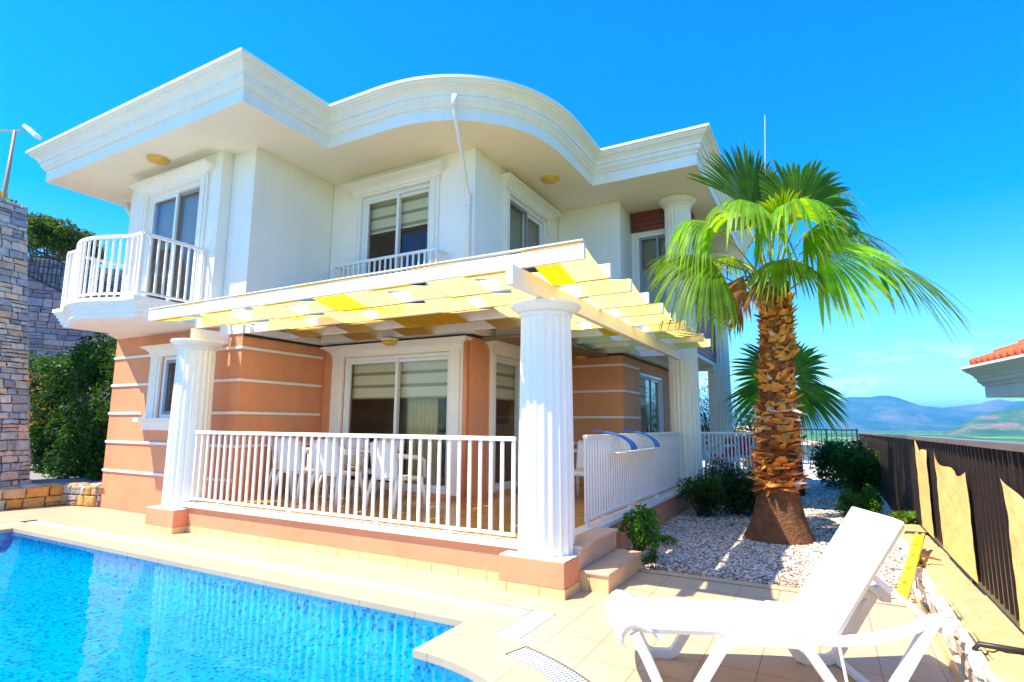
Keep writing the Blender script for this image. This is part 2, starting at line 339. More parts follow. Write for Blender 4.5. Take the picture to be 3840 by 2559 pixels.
struct(b.build('gutter_channel', mat('gutter_channel_paint', (.22, .18, .14), .9, .1)))
b = MB(); b.poly([(-2.19, 3.53), (-2.5+1.83*math.cos(R(72.5)), 1.73+1.83*math.sin(R(72.5))), (-2.5+2.03*math.cos(R(72.5)), 1.73+2.03*math.sin(R(72.5))), (-1.985, 3.746), (-2.19, 3.746)], [], .001)
struct(b.build('coping_filler', m_coping))
DEPTH = -.36
def offs0(loop, d):
    out = []; n = len(loop)
    for i, p in enumerate(loop):
        a_, c_ = loop[i-1], loop[(i+1) % n]; n1 = Vector((p[1]-a_[1], a_[0]-p[0])).normalized(); n2 = Vector((c_[1]-p[1], p[0]-c_[0])).normalized()
        m_ = (n1+n2).normalized(); k = d/max(.4, m_.dot(n1)); out.append((p[0]+m_.x*k, p[1]+m_.y*k))
    return out
b = MB(); lv = [(0, -.05), (0, -.14), (-.03, -.21), (-.09, -.28), (-.19, -.33), (-.34, DEPTH)]; NL = len(pool_loop)
for d_, z_ in lv: b.v += [(x, y, z_) for x, y in offs0(pool_loop, d_)]; b.c += [(1, 1, 1)]*NL
for j in range(len(lv)-1):
    for i in range(NL): b.f.append((j*NL+i, (j+1)*NL+i, (j+1)*NL+(i+1) % NL, j*NL+(i+1) % NL)); b.smooth.append(True); b.fm.append(0)
b.poly(offs0(pool_loop, -.34), [], DEPTH)
struct(b.build('pool_basin', m_mosaic), 'blue mosaic lining of the pool')
b = MB(); b.poly(pool_loop, [], -.045)
struct(b.build('pool_water', m_water), 'clear blue pool water')
# pool side gutter grates
def slats_line(bm, a, bb, w0, w1, step=.028, th=.014):
    a = Vector(a); bb = Vector(bb); d = bb-a; n = int(d.length/step); u = d.normalized(); s = Vector((-u.y, u.x, 0))
    for i in range(n):
        p = a+u*(step*(i+.5)); bm.bar(p+s*w0, p+s*w1, th, .012, (0, 0, 1))
    for w in (w0+.012, (w0+w1)/2, w1-.012): bm.bar(a+s*w+Vector((0, 0, -.008)), bb+s*w+Vector((0, 0, -.008)), .014, .012)
b = MB(); slats_line(b, (-10.6, 4.27, -.008), (-2.20, 4.27, -.008), -.085, .085)
tag(b.build('drain_grate', m_grate), 'long straight white slatted gutter grate between pool and terrace wall', 'drain grate', 'pool gutter grates')
b = MB(); slats_line(b, (-10.62, 4.15, -.008), (-10.62, -.9, -.008), -.085, .085)
tag(b.build('drain_grate', m_grate), 'white gutter grate running down the far left end of the pool', 'drain grate', 'pool gutter grates')
b = MB()
for i in range(230):
    t = R(72-i*.86)
    c_, s_ = math.cos(t), math.sin(t); b.bar((-2.5+1.845*c_, 1.73+1.845*s_, -.008), (-2.5+2.015*c_, 1.73+2.015*s_, -.008), .014, .012)
for r in (1.86, 1.93, 2.0): b.tube([(x, y, -.02) for x, y in arc(r, -76, 75, 60)], .008, 4)
tag(b.build('drain_grate', m_grate), 'curved white slatted gutter grate round the rounded pool end', 'drain grate', 'pool gutter grates')
b = MB(); gx = [-2.185, -2.12, -2.055, -1.992]
for i in range(3): b.box(gx[i]+.002, gx[i+1]-.002, 3.75, 4.355, -.06, .002)
tag(b.build('corner_drain_cover', m_grate, bevel=.004), 'solid white corner cover where the two gutter grates meet', 'drain cover')
# land: villa plateau, gravel yard, valley plain
b = MB(); b.poly([(-40, 5.5), (-2.0, 5.5), (-2.0, 6.12), (.60, 6.12), (.60, -5), (1.35, -5), (1.35, 23.4), (-40, 23.4)], [], -.03)
b.wallring([(1.35, -5), (1.35, 23.4), (-40, 23.4)], -14, -.03, closed=False, flip=True)
struct(b.build('gravel_ground', m_gravel), 'white gravel yard beside the villa')
b = MB(); b.poly([(-40, -12), (-12.3, -12), (-12.3, 5.5), (-11.3, 5.5), (-11.3, 9), (-40, 9)], [], .33)
struct(b.build('planter_ground', m_plgr), 'gravel strip in a painted shade grey behind the low stone wall')

def plainmat():
    m, t, p = newmat('valley_fields'); n = t.nodes.new; l = t.links.new
    tcn = n('ShaderNodeTexCoord'); mpn = n('ShaderNodeMapping'); mpn.inputs['Scale'].default_value = (.004, .0022, 1); l(tcn.outputs['Object'], mpn.inputs[0])
    vo = n('ShaderNodeTexVoronoi'); vo.distance = 'CHEBYCHEV'; vo.inputs['Scale'].default_value = 1; l(mpn.outputs[0], vo.inputs['Vector'])
    sp = n('ShaderNodeSeparateColor'); l(vo.outputs['Color'], sp.inputs[0])
    c = n('ShaderNodeValToRGB'); c.color_ramp.interpolation = 'CONSTANT'; e = c.color_ramp.elements
    e[0].color = (.045, .13, .022, 1); e[1].position = .82; e[1].color = (.30, .27, .09, 1)
    for ps, cl in ((.2, (.10, .26, .03, 1)), (.4, (.06, .17, .03, 1)), (.55, (.17, .32, .05, 1)), (.7, (.08, .2, .05, 1)), (.92, (.13, .30, .04, 1))):
        q = e.new(ps); q.color = cl
    l(sp.outputs[0], c.inputs[0])
    no = n('ShaderNodeTexNoise'); no.inputs['Scale'].default_value = .012; no.inputs['Detail'].default_value = 8; l(tcn.outputs['Object'], no.inputs['Vector'])
    r = n('ShaderNodeValToRGB'); r.color_ramp.elements[0].position = .50; r.color_ramp.elements[1].position = .56; l(no.outputs[0], r.inputs[0])
    x = n('ShaderNodeMix'); x.data_type = 'RGBA'; x.inputs['B'].default_value = (.02, .06, .015, 1); l(r.outputs[0], x.inputs['Factor']); l(c.outputs[0], x.inputs['A'])
    l(x.outputs['Result'], p.inputs['Base Color']); p.inputs['Roughness'].default_value = 1; p.inputs['Specular IOR Level'].default_value = .1; return m
m_plain = plainmat()
b = MB(); b.poly([(-20000, -300), (20000, -300), (20000, 30000), (-20000, 30000)], [], -40)
struct(b.build('valley_plain', m_plain), 'green fields of the valley below')
def hillmat(name, c1, c2, c3, sc):
    m, t, p = newmat(name); n = t.nodes.new; l = t.links.new
    tcn = n('ShaderNodeTexCoord'); no = n('ShaderNodeTexNoise'); no.inputs['Scale'].default_value = sc; no.inputs['Detail'].default_value = 9; no.inputs['Roughness'].default_value = .65
    mh = n('ShaderNodeMapping'); mh.inputs['Scale'].default_value = (1, .22, 2.2); l(tcn.outputs['Object'], mh.inputs[0]); l(mh.outputs[0], no.inputs['Vector'])
    c = n('ShaderNodeValToRGB'); e = c.color_ramp.elements; e[0].position = .38; e[0].color = (*c1, 1); e[1].position = .66; e[1].color = (*c3, 1); q = e.new(.52); q.color = (*c2, 1)
    l(no.outputs[0], c.inputs[0]); l(c.outputs[0], p.inputs['Base Color']); p.inputs['Roughness'].default_value = 1; p.inputs['Specular IOR Level'].default_value = .1; return m
m_mount = hillmat('far_mountain', (.02, .07, .06), (.05, .11, .09), (.20, .18, .15), .0016)
m_hill = hillmat('near_hill', (.03, .09, .018), (.06, .14, .03), (.34, .16, .10), .006)
def ridge(name, m, prof, dist, depthm, label, base=-40, seed=1, rough=.03, n=150, rows=26):
    """a mountain range: skyline heights given by bearing; slopes fall toward the valley"""
    rs = np.random.default_rng(seed); az = np.linspace(prof[0][0], prof[-1][0], n)
    hh = np.interp(az, [p[0] for p in prof], [p[1] for p in prof])
    V = []; F = []
    ph = rs.uniform(0, 6.28, 24); fr = rs.uniform(.15, 3.2, 24)*n/90; 
    for j in range(rows):
        t = j/(rows-1)
        for i in range(n):
            a = R(az[i]); D = dist-depthm*(1-t)
            top = hh[i]*dist+1.5-base
            sp = sum(math.sin(ph[k]+fr[k]*i*.35+t*3*math.cos(ph[k]*3))*(1/(1+fr[k])) for k in range(24))
            z = base+top*(t**1.25)*(1+rough*sp*(1-t*.75))
            if t > .999: z = base+top*(1+.010*math.sin(ph[1]+i*1.7)+.012*math.sin(ph[3]+i*.77)+.012*math.sin(ph[5]+i*.31))
            V.append((D*math.sin(a), D*math.cos(a), z-.5 if j == 0 else z))
    for j in range(rows-1):
        for i in range(n-1):
            k = j*n+i; F.append((k, k+1, k+n+1, k+n))
    # back slope
    o = len(V)
    for i in range(n):
        a = R(az[i]); D = dist+depthm*.8; V.append((D*math.sin(a), D*math.cos(a), base-1))
    for i in range(n-1):
        k = (rows-1)*n+i; F.append((k, k+1, o+i+1, o+i))
    return struct(fastmesh(name, np.array(V), np.array(F), m, smooth=True), label)
ridge('mountain_range', m_mount, [(-60, .010), (-36, .012), (-15, .012), (-9, .011), (-6, .016), (-4, .022), (-1.9, .031), (1.2, .042), (3.5, .0445), (5.3, .040), (6.8, .030), (8.2, .026), (9.8, .030), (13.2, .034), (18, .036), (30, .03), (45, .012)], 11000, 2900, 'blue mountain range across the valley', seed=3, rough=.30)
ridge('low_hills', m_mount, [(-30, .002), (-8, .003), (-4, .008), (-1, .012), (2, .007), (4, .0075), (7, .004), (12, .001)], 8300, 1000, 'low pale hills at the foot of the mountains', seed=8, rough=.12, rows=14)
ridge('green_hill', m_hill, [(8.0, -.0098), (8.8, -.003), (9.3, .002), (10.0, .0108), (11.6, .0210), (13.2, .0265), (16, .034), (20, .045), (30, .05)], 5000, 1350, 'green scrub covered hill on the right', seed=5, rough=.06)

# ================================================================== TERRACE
tp = [(-8.1, 4.93), (-2.30, 4.93), (-2.30, 11.0), (-1.14, 12.45), (-1.14, 16.4), (-8.1, 16.4)]
b = MB(); b.poly(tp, [], T)
struct(b.build('terrace_floor', m_floor), 'shiny brown tiled terrace floor')
def offs(loop, d):
    """offset an open polyline to its right side by d with mitres"""
    out = []
    for i, p in enumerate(loop):
        ns = []
        for a, c in ((i-1, i), (i, i+1)):
            if a < 0 or c >= len(loop): continue
            dx, dy = loop[c][0]-loop[a][0], loop[c][1]-loop[a][1]; q = math.hypot(dx, dy); ns.append((dy/q, -dx/q))
        if len(ns) == 1: nx, ny = ns[0]; k = 1
        else:
            nx, ny = ns[0][0]+ns[1][0], ns[0][1]+ns[1][1]; q = math.hypot(nx, ny); nx /= q; ny /= q; k = 1/max(.35, nx*ns[0][0]+ny*ns[0][1])
        out.append((p[0]+nx*d*k, p[1]+ny*d*k))
    return out
def sweep(bm, path, prof, smooth=False):
    """profile of (offset to the right, z) along an open horizontal path"""
    L_ = [offs(path, d) for d, z in prof]
    for j in range(len(prof)-1):
        for i in range(len(path)-1):
            bm.add([(*L_[j][i], prof[j][1]), (*L_[j][i+1], prof[j][1]), (*L_[j+1][i+1], prof[j+1][1]), (*L_[j+1][i], prof[j+1][1])], [(0, 1, 2, 3)], None, smooth)
    for i in (0, len(path)-1):
        vs = [(*L_[j][i], prof[j][1]) for j in range(len(prof))]
        bm.add(vs, [tuple(range(len(vs)))])
tw = thing('terrace_wall', 'low peach rendered wall under the terrace railing with yellow skirting tiles', 'wall')
b = MB(); sweep(b, [(-8.1, 4.93), (-2.30, 4.93), (-2.30, 11.0), (-1.14, 12.45), (-1.14, 16.4)], [(-.02, -.02), (0, -.02), (0, .335), (-.02, .335)]); b.build('rendered_face', m_peach, tw)
b = MB(); sweep(b, [(-8.1, 4.93), (-2.30, 4.93), (-2.30, 11.0), (-1.14, 12.45), (-1.14, 16.4)], [(-.16, T+.004), (-.16, .336), (.04, .336), (.04, T+.004), (-.16, T+.004)]); b.build('edge_slab', m_band, tw)
b = MB(); b.box(-7.82, -2.74, 4.918, 4.935, -.01, .085); b.build('skirting', m_skirt, tw)
# steps
st = thing('garden_steps', 'two beige tiled steps from the pool deck up to the terrace opening', 'steps')
b = MB(); b.box(-2.26, -2.066, 5.08, 6.13, .0, T-.03); b.box(-2.30, -2.045, 5.08, 6.14, T-.03, T+.006); b.build('upper_step', m_step, st, bevel=.006)
b = MB(); b.box(-2.065, -1.80, 5.09, 6.13, 0, .145); b.build('lower_step', m_skirt, st)
b = MB(); b.box(-2.065, -1.785, 5.075, 6.14, .146, .175); b.build('lower_tread', m_step, st, bevel=.006)

# ================================================================== COLUMNS
def fluted(bm, cx, cy, r0, r1, z0, z1, n=20):
    k = n*8; prof = [(z0, r0), (z0+(z1-z0)*.35, r0*.99), (z1, r1)]; vs = []
    for z, r in prof:
        for i in range(k):
            t = 2*math.pi*i/k; ph = (i % 8)/8
            dep = 0 if ph < .2 else math.sin((ph-.2)/.8*math.pi)*.018
            vs.append((cx+(r-dep)*math.cos(t), cy+(r-dep)*math.sin(t), z))
    fs = [(j*k+i, j*k+(i+1) % k, (j+1)*k+(i+1) % k, (j+1)*k+i) for j in range(2) for i in range(k)]
    bm.add(vs, fs+[tuple(range(2*k, 3*k))])
def capital(bm, cx, cy, r, z, round_=True, h=.14):
    if round_: bm.lathe(cx, cy, [(r-.01, z-h), (r+.012, z-h+.005), (r+.02, z-h+.03), (r+.01, z-h+.045), (r+.03, z-h+.05), (r+.09, z-.05), (r+.105, z-.03), (r+.10, z-.004), (r+.0, z)], 48)
def capital_sq(bm, cx, cy, r, z, h=.14):
    lv = [(r+.005, z-h), (r+.02, z-h), (r+.02, z-h+.03), (r+.03, z-h+.05), (r+.06, z-h+.09), (r+.085, z-.04), (r+.09, z-.0)]
    bm.lathe(cx, cy, lv, 48)
def plinth(parent, cx, cy, hx=.33, h=.305):
    b = MB(); b.box(cx-hx, cx+hx, cy-.33, cy+.33, 0.08, h); o = b.build('plinth', m_peach, parent, bevel=.006)
    b = MB(); b.box(cx-hx-.004, cx+hx+.004, cy-.334, cy+.334, -.01, .08); b.build('plinth_skirting', m_skirt, parent)
    b = MB(); b.box(cx-hx+.004, cx+hx-.004, cy-.326, cy+.326, h+.001, h+.006); b.build('plinth_top', m_band, parent)
cdat = [(-8.15, 5.06, 'white fluted column on a peach plinth in front of the small ground floor window'), (-2.40, 5.06, 'white fluted column on a peach plinth beside the steps at the pool corner')]
cols = []
for x, y, lab in cdat:
    t = thing('pergola_column', lab, 'column', 'fluted columns on plinths carrying the pergola')
    b = MB(); fluted(b, x, y, .272, .252, .31, 2.57); b.build('shaft', m_white, t)
    b = MB(); capital(b, x, y, .252, 2.692); b.build('capital', m_white, t)
    plinth(t, x, y)

# ================================================================== PERGOLA
RY = [4.313+.665*k for k in range(10)]
def xl(y):
    return -8.09 if y < 5.4 else (-7.64 if y < 7.1 else (-4.50 if y < 10.4 else -3.2))
pg = thing('pergola', 'white timber pergola woven with cream and yellow cloth over the terrace', 'pergola')
for k, y in enumerate(RY):
    b = MB(); b.box(xl(y), -1.68, y-.021, y+.021, 2.873, 3.006)
    b.build('rafter', m_wood_white, pg, bevel=.004)
b = MB(); b.bar((-8.08, 4.31, 3.034), (-1.69, 4.31, 3.04), .05, .012); b.build('cap_strip', m_wood_white, pg)
for x0, y0, y1 in ((-2.313, 4.142, 10.62), (-8.10, 4.93, 5.5)):
    b = MB(); b.box(x0-.036, x0+.036, y0, y1, 2.694, 2.871); b.build('beam', m_wood_white, pg, bevel=.004)
strips = [(-2.44, -1.80), (-3.11, -2.50), (-3.71, -3.15), (-4.29, -3.74), (-4.94, -4.36), (-5.46, -4.95), (-6.05, -5.49), (-6.63, -6.10), (-7.2, -6.68), (-7.75, -7.24), (-8.36, -7.79)]
strips = [(a_*.95-.012, b_*.95+.012) for a_, b_ in strips]
strips[:3] = [(-2.275, -1.70), (-2.915, -2.42), (-3.53, -2.985)]
for i, (x0, x1) in enumerate(strips):
    par = 0 if i in (0, 2, 4, 5, 7, 9) else 1
    b = MB(); pts = []
    for k, y in enumerate(RY):
        if xl(y) > x0+.1: break
        over = (k+par) % 2 == 0
        if over: pts += [(y-.027, 3.011), (y+.027, 3.011)]
        else: pts += [(y-.027, 2.868), (y+.027, 2.868)]
    q = []
    for a, c in zip(pts[:-1], pts[1:]):
        n = 1 if abs(a[0]-c[0]) < .1 else 6
        for j in range(n):
            s = j/n; q.append((a[0]+(c[0]-a[0])*s, a[1]+(c[1]-a[1])*s-(.012*math.sin(s*math.pi) if n > 1 else 0)))
    q.append(pts[-1])
    if len(pts) < 3: continue
    ns = 6; vs = []
    for yy, zz in q:
        for j in range(ns+1):
            xx = x0+(x1-x0)*j/ns; vs.append((xx+random.uniform(-.003, .003), yy, zz+random.uniform(-.0015, .0015)))
    fs = [(r_*(ns+1)+j, r_*(ns+1)+j+1, (r_+1)*(ns+1)+j+1, (r_+1)*(ns+1)+j) for r_ in range(len(q)-1) for j in range(ns)]
    b.add(vs, fs, None, True); b.build('canopy_strip', m_cloth2 if i in (5, 10) else m_cloth, pg, label='deeper yellow canopy strip' if i in (5, 10) else None)
# doubled patches of deeper yellow seen under single bays
for i, k in ((4, 2), (7, 1), (6, 2), (2, 3), (8, 2), (0, 0), (3, 4), (1, 5)):
    x0, x1 = strips[i]; par = 0 if i in (0, 2, 4, 5, 7, 9) else 1
    z0 = 3.005 if (k+par) % 2 == 0 else 2.862; z1 = 2.862 if (k+par) % 2 == 0 else 3.005
    wd = .45 if i == 0 else 1
    b = MB(); vs = []; 
    for s in range(7):
        t_ = s/6; y = RY[k]+.03+(.605)*t_; z = z0+(z1-z0)*t_-.010-.012*math.sin(t_*math.pi)
        for j in range(5): vs.append((x0+.01+(x1-x0-.02)*wd*j/4, y, z))
    b.add(vs, [(r_*5+j, r_*5+j+1, r_*5+j+6, r_*5+j+5) for r_ in range(6) for j in range(4)], None, True)
    b.build('canopy_patch', m_cloth2, pg, label='deep yellow doubled canopy patch')

# ================================================================== VILLA
villa = thing('villa', 'two storey white and peach villa with deep moulded cornice and striped ground floor', 'villa')
def wall(name, axis, c, a0, a1, z0, z1, ops, m, out, th=.22):
    """wall slab; outer face at c on axis, out=+-1 the outward direction, ops = (a0,a1,z0,z1) openings"""
    b = MB(); xs = sorted({a0, a1, *[o[0] for o in ops], *[o[1] for o in ops]}); zs = sorted({z0, z1, *[o[2] for o in ops], *[o[3] for o in ops]})
    c1 = c-out*th; lo, hi = min(c, c1), max(c, c1)
    def q(p): b.add(p, [(0, 1, 2, 3)])
    P = (lambda a, d, z: (a, d, z)) if axis == 'y' else (lambda a, d, z: (d, a, z))
    inside = lambda x, z: any(o[0] < x < o[1] and o[2] < z < o[3] for o in ops)
    grid = {}
    for i in range(len(xs)-1):
        for j in range(len(zs)-1): grid[i, j] = not inside((xs[i]+xs[i+1])/2, (zs[j]+zs[j+1])/2)
    for (i, j), g in grid.items():
        if not g: continue
        x0, x1, y0, y1 = xs[i], xs[i+1], zs[j], zs[j+1]
        for d in (lo, hi): q([P(x0, d, y0), P(x1, d, y0), P(x1, d, y1), P(x0, d, y1)])
        if not grid.get((i-1, j)): q([P(x0, lo, y0), P(x0, hi, y0), P(x0, hi, y1), P(x0, lo, y1)])
        if not grid.get((i+1, j)): q([P(x1, lo, y0), P(x1, hi, y0), P(x1, hi, y1), P(x1, lo, y1)])
        if not grid.get((i, j-1)): q([P(x0, lo, y0), P(x1, lo, y0), P(x1, hi, y0), P(x0, hi, y0)])
        if not grid.get((i, j+1)): q([P(x0, lo, y1), P(x1, lo, y1), P(x1, hi, y1), P(x0, hi, y1)])
    o = b.build(name, m, villa)
    return o
def casing(parent, axis, c, out, a0, a1, z0, z1, jw=.22, hh=.16, ov=.14, sill=False, m=None):
    """moulded surround: jambs jw wide outside the opening and a crowned head"""
    m = m or m_trim; P = lambda bm, x0, x1, d0, d1, y0, y1: bm.box(*((x0, x1, *sorted((c+out*d0, c+out*d1)), y0, y1) if axis == 'y' else (*sorted((c+out*d0, c+out*d1)), x0, x1, y0, y1)))
    b = MB()
    for s, e in ((a0-jw, a0), (a1, a1+jw)):
        P(b, s, e, .001, .035, z0, z1)
        P(b, s+.03, e-.06, .035, .055, z0, z1); 
    P(b, a0-jw, a1+jw, .001, .045, z1, z1+.05)
    hp = [(0, .048, 0), (.0, .06, 0), (.01, .065, .28), (.02, .07, .30), (.035, .085, .42), (.07*ov/.14, .12*ov/.14, .60), (.10*ov/.14, .17*ov/.14, .74), (.105*ov/.14, .175*ov/.14, .80), (.125*ov/.14, .205*ov/.14, .81), (.125*ov/.14, .205*ov/.14, 1.0), (.12*ov/.14, .002, 1.0)]
    vs = []
    for e_, d_, z_ in hp:
        zz = z1+.05+hh*z_; l, r_ = a0-jw-.01-e_, a1+jw+.01+e_
        for aa, dd in ((l, .001), (l, d_), (r_, d_), (r_, .001)): vs.append((aa, c+out*dd, zz) if axis == 'y' else (c+out*dd, aa, zz))
    b.add(vs, [(k*4+q, k*4+q+1, k*4+q+5, k*4+q+4) for k in range(len(hp)-1) for q in range(3)]+[(0, 3, 2, 1)])
    if sill:
        P(b, a0-jw-.16, a1+jw+.16, .001, .15, z0-.06, z0); P(b, a0-jw-.03, a1+jw+.03, .001, .07, z0-.2, z0-.06)
    b.build('casing', m, parent)
def window(axis, c, out, a0, a1, z0, z1, mull=None, case=True, blind=.35, dark=(), sill=False, curtain=False, jw=.22, hh=.16, ov=.14, label=None, name='window', fw=.06, blmat=None):
    w_ = bpy.data.objects.new(name, None); C.objects.link(w_); w_.parent = villa
    if label: w_['label'] = label
    P = lambda bm, x0, x1, d0, d1, y0, y1: bm.box(*((x0, x1, *sorted((c-out*d0, c-out*d1)), y0, y1) if axis == 'y' else (*sorted((c-out*d0, c-out*d1)), x0, x1, y0, y1)))
    if case: casing(w_, axis, c, out, a0, a1, z0, z1, jw, hh, ov, sill)
    mull = mull or (a0+a1)/2
    b = MB()
    for x0, x1, y0, y1 in ((a0, a0+fw, z0, z1), (a1-fw, a1, z0, z1), (a0+fw, a1-fw, z0, z0+fw), (a0+fw, a1-fw, z1-fw, z1)): P(b, x0, x1, .02, .13, y0, y1)
    b.build('frame', m_upvc, w_, bevel=.004)
    for k, (x0, x1, d) in enumerate(((a0+fw, mull+.03, .035), (mull-.03, a1-fw, .08))):
        mt = m_grey_frame if k in dark else m_upvc; s = .055
        b = MB(); y0, y1 = z0+fw, z1-fw
        for p in ((x0, x0+s, y0, y1), (x1-s, x1, y0, y1), (x0+s, x1-s, y0, y0+s), (x0+s, x1-s, y1-s, y1)): P(b, p[0], p[1], d, d+.04, p[2], p[3])
        b.build('sash', mt, w_, bevel=.003)
        b = MB(); dd = c-out*(d+.02); q_ = [(x0+s, y0+s), (x1-s, y0+s), (x1-s, y1-s), (x0+s, y1-s)]; b.add([(a_, dd, z_) if axis == 'y' else (dd, a_, z_) for a_, z_ in q_], [(0, 1, 2, 3)]); b.build('pane', m_glass, w_)
    if blind:
        zb = z1-fw-(z1-z0)*blind
        b = MB(); P(b, a0+fw, a1-fw, .16, .164, zb, z1-fw); P(b, a0+fw, a1-fw, .155, .175, zb-.02, zb); b.build('blind', blmat or m_blind, w_)
    if curtain:
        b = MB(); x = mull+.05; vs = []
        for i in range(41):
            xx = x+i*.62/40; dd = .30+.03*math.sin(i*1.1)
            for zz in (z0, z1): vs.append((xx, c-out*dd, zz) if axis == 'y' else (c-out*dd, xx, zz))
        b.add(vs, [(2*i, 2*i+2, 2*i+3, 2*i+1) for i in range(40)], None, True); b.build('curtain', m_curtain, w_)
    return w_
# --- ground floor walls (z 0 .. 2.86)
Z1 = 2.86; Z2 = 5.91
W1 = (-9.88, -8.95, 1.56, 2.60); D1 = (-7.30, -5.05, T+.06, 2.62); D2 = (7.88, 9.75, T+.06, 2.62); W6 = (11.58, 13.55, T+.06, 2.60)
wall('lower_wall', 'y', 5.55, -11.40, -7.80, -.02, 3.0, [W1], m_peach, -1)
wall('lower_wall', 'x', -7.80, 5.771, 7.20, -.02, Z1, [], m_peach, 1)
wall('lower_wall', 'y', 7.20, -7.797, -4.66, -.02, Z1, [D1], m_peach, -1)
wall('lower_wall', 'x', -4.66, 7.421, 10.43, -.02, Z1, [D2], m_peach, 1)
wall('lower_wall', 'y', 10.43, -4.657, -3.33, -.02, Z1, [], m_peach, -1)
wall('lower_wall', 'x', -3.33, 10.651, 14.2, -.02, Z1, [W6], m_peach, 1)
wall('lower_wall', 'x', -11.40, 5.771, 16, -.02, 3.0, [], m_peach, -1)
wall('lower_wall', 'y', 14.2, -11.2, -3.55, -.02, Z1, [], m_peach, 1)
# --- white relief bands
def band(axis, c, out, a0, a1, zs, pr=.022, h=.045):
    for z in zs:
        b = MB(); d = sorted((c+out*.001, c+out*pr))
        b.box(*((a0, a1, *d, z-h/2, z+h/2) if axis == 'y' else (*d, a0, a1, z-h/2, z+h/2)))
        b.build('relief_band', m_band, villa, bevel=.006)
ZS = [.64, 1.14, 1.64, 2.14, 2.64]
band('y', 5.55, -1, -11.41, -10.19, [2.14, 2.64]); band('y', 5.55, -1, -11.41, -10.35, [1.64]); band('y', 5.55, -1, -11.41, -7.79, [.64, 1.14])
band('y', 5.55, -1, -8.7, -7.79, [1.64, 2.14, 2.64])
band('x', -7.80, 1, 5.53, 7.16, ZS[1:]); band('y', 10.43, -1, -4.62, -3.31, ZS[1:]); band('x', -3.33, 1, 10.41, 11.5, ZS[1:])
# --- upper floor walls
W2 = (-10.42, -8.86, 3.34, 5.50); W3 = (-7.04, -5.52, 3.32, 5.50); W4 = (8.28, 9.84, 3.9, 5.53); W5 = (-3.22, -2.35, 3.3, 5.41)
wall('upper_wall', 'y', 5.34, -10.96, -8.36, 3.0, Z2, [W2], m_white, -1, .16)
wall('upper_wall', 'y', 5.53, -11.40, -10.97, 3.0, Z2, [], m_white, -1)
wall('upper_wall', 'x', -8.36, 5.501, 5.53, 3.0, Z2, [], m_white, 1)
wall('upper_wall', 'y', 5.53, -8.355, -7.79, Z1+.0, Z2, [], m_white, -1)
wall('upper_wall', 'x', -7.79, 5.751, 7.19, Z1+.001, Z2, [], m_white, 1)
wall('upper_wall', 'y', 7.19, -7.784, -4.65, Z1+.001, Z2, [W3], m_white, -1)
wall('upper_wall', 'x', -4.65, 7.411, 10.42, Z1+.001, Z2, [W4], m_white, 1)
wall('upper_wall', 'y', 10.42, -4.644, -3.32, Z1+.001, Z2, [], m_white, -1)
wall('upper_wall', 'x', -3.32, 10.641, 11.15, Z1+.001, Z2, [], m_white, 1)
wall('upper_wall', 'y', 11.15, -3.314, -2.16, Z1+.001, Z2, [W5], m_white, -1)
wall('upper_wall', 'x', -11.40, 5.751, 16, 3.0, Z2, [], m_white, -1)
wall('upper_wall', 'y', 14.9, -11.2, -2.35, Z1, Z2, [], m_white, 1)
b = MB()
for i in range(9): b.box(-2.33, -2.30, 11.2, 14.88, 3.06+i*.105, 3.158+i*.105)
b.build('red_cladding', m_red, villa, label='crimson boarded side of the first floor balcony', bevel=.004)
b = MB(); b.box(-3.3, -2.331, 11.2, 14.89, 2.97, 3.06); b.build('balcony_floor', m_white, villa)
b = MB()
for i in range(4): b.box(-3.30, -2.20, 11.10, 11.148, 5.455+i*.108, 5.555+i*.108)
for i in range(26): b.box(-2.20, -2.162, 11.151, 11.95, 4.0+i*.075, 4.07+i*.075)
b.build('timber_cladding', m_brown, villa, label='reddish brown slatted panel above the narrow upper window', bevel=.004)
# ceiling ledge between floors
led = [(-7.80, 5.56), (-7.80, 7.20), (-4.66, 7.20), (-4.66, 10.43), (-3.33, 10.43), (-3.33, 14.2)]
b = MB(); sweep(b, led, [(0, Z1), (.14, Z1), (.14, Z1+.10), (.10, Z1+.13), (.0, Z1+.13)]); b.build('floor_ledge', m_trim, villa)
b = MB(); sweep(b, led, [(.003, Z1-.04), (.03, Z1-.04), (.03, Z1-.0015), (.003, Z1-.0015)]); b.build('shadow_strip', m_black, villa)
# --- windows
window('y', 5.55, -1, *W1, case=True, sill=True, blind=0, dark=(0, 1), label='small ground floor window half hidden by the column', jw=.30, hh=.13, ov=.12)
window('y', 5.34, -1, *W2, mull=-9.63, blind=.42, dark=(1,), blmat=m_blind2, label='balcony door with two sliding leaves', jw=.20, hh=.16, name='balcony_door')
window('y', 7.19, -1, *W3, mull=-6.26, blind=.26, label='upper sliding window behind the small balcony rail', jw=.18, hh=.17)
window('x', -4.65, 1, *W4, blind=.5, blmat=m_blind2, dark=(0,), label='upper window on the recessed side wall', jw=.18, hh=.17)
window('y', 11.15, -1, *W5, blind=.3, blmat=m_blind2, dark=(0, 1), case=False, label='narrow upper window under the brown panel')
window('y', 7.20, -1, *D1, mull=-6.16, blind=.29, curtain=True, label='wide sliding glass door to the terrace with half lowered blinds', jw=.26, hh=.14, name='sliding_door')
window('x', -4.66, 1, *D2, blind=.29, label='sliding glass door on the side wall behind the corner column', jw=.16, hh=.14, name='sliding_door')
window('x', -3.33, 1, *W6, blind=.3, dark=(0,), case=False, label='white framed sliding window beside the purple shaded wall')
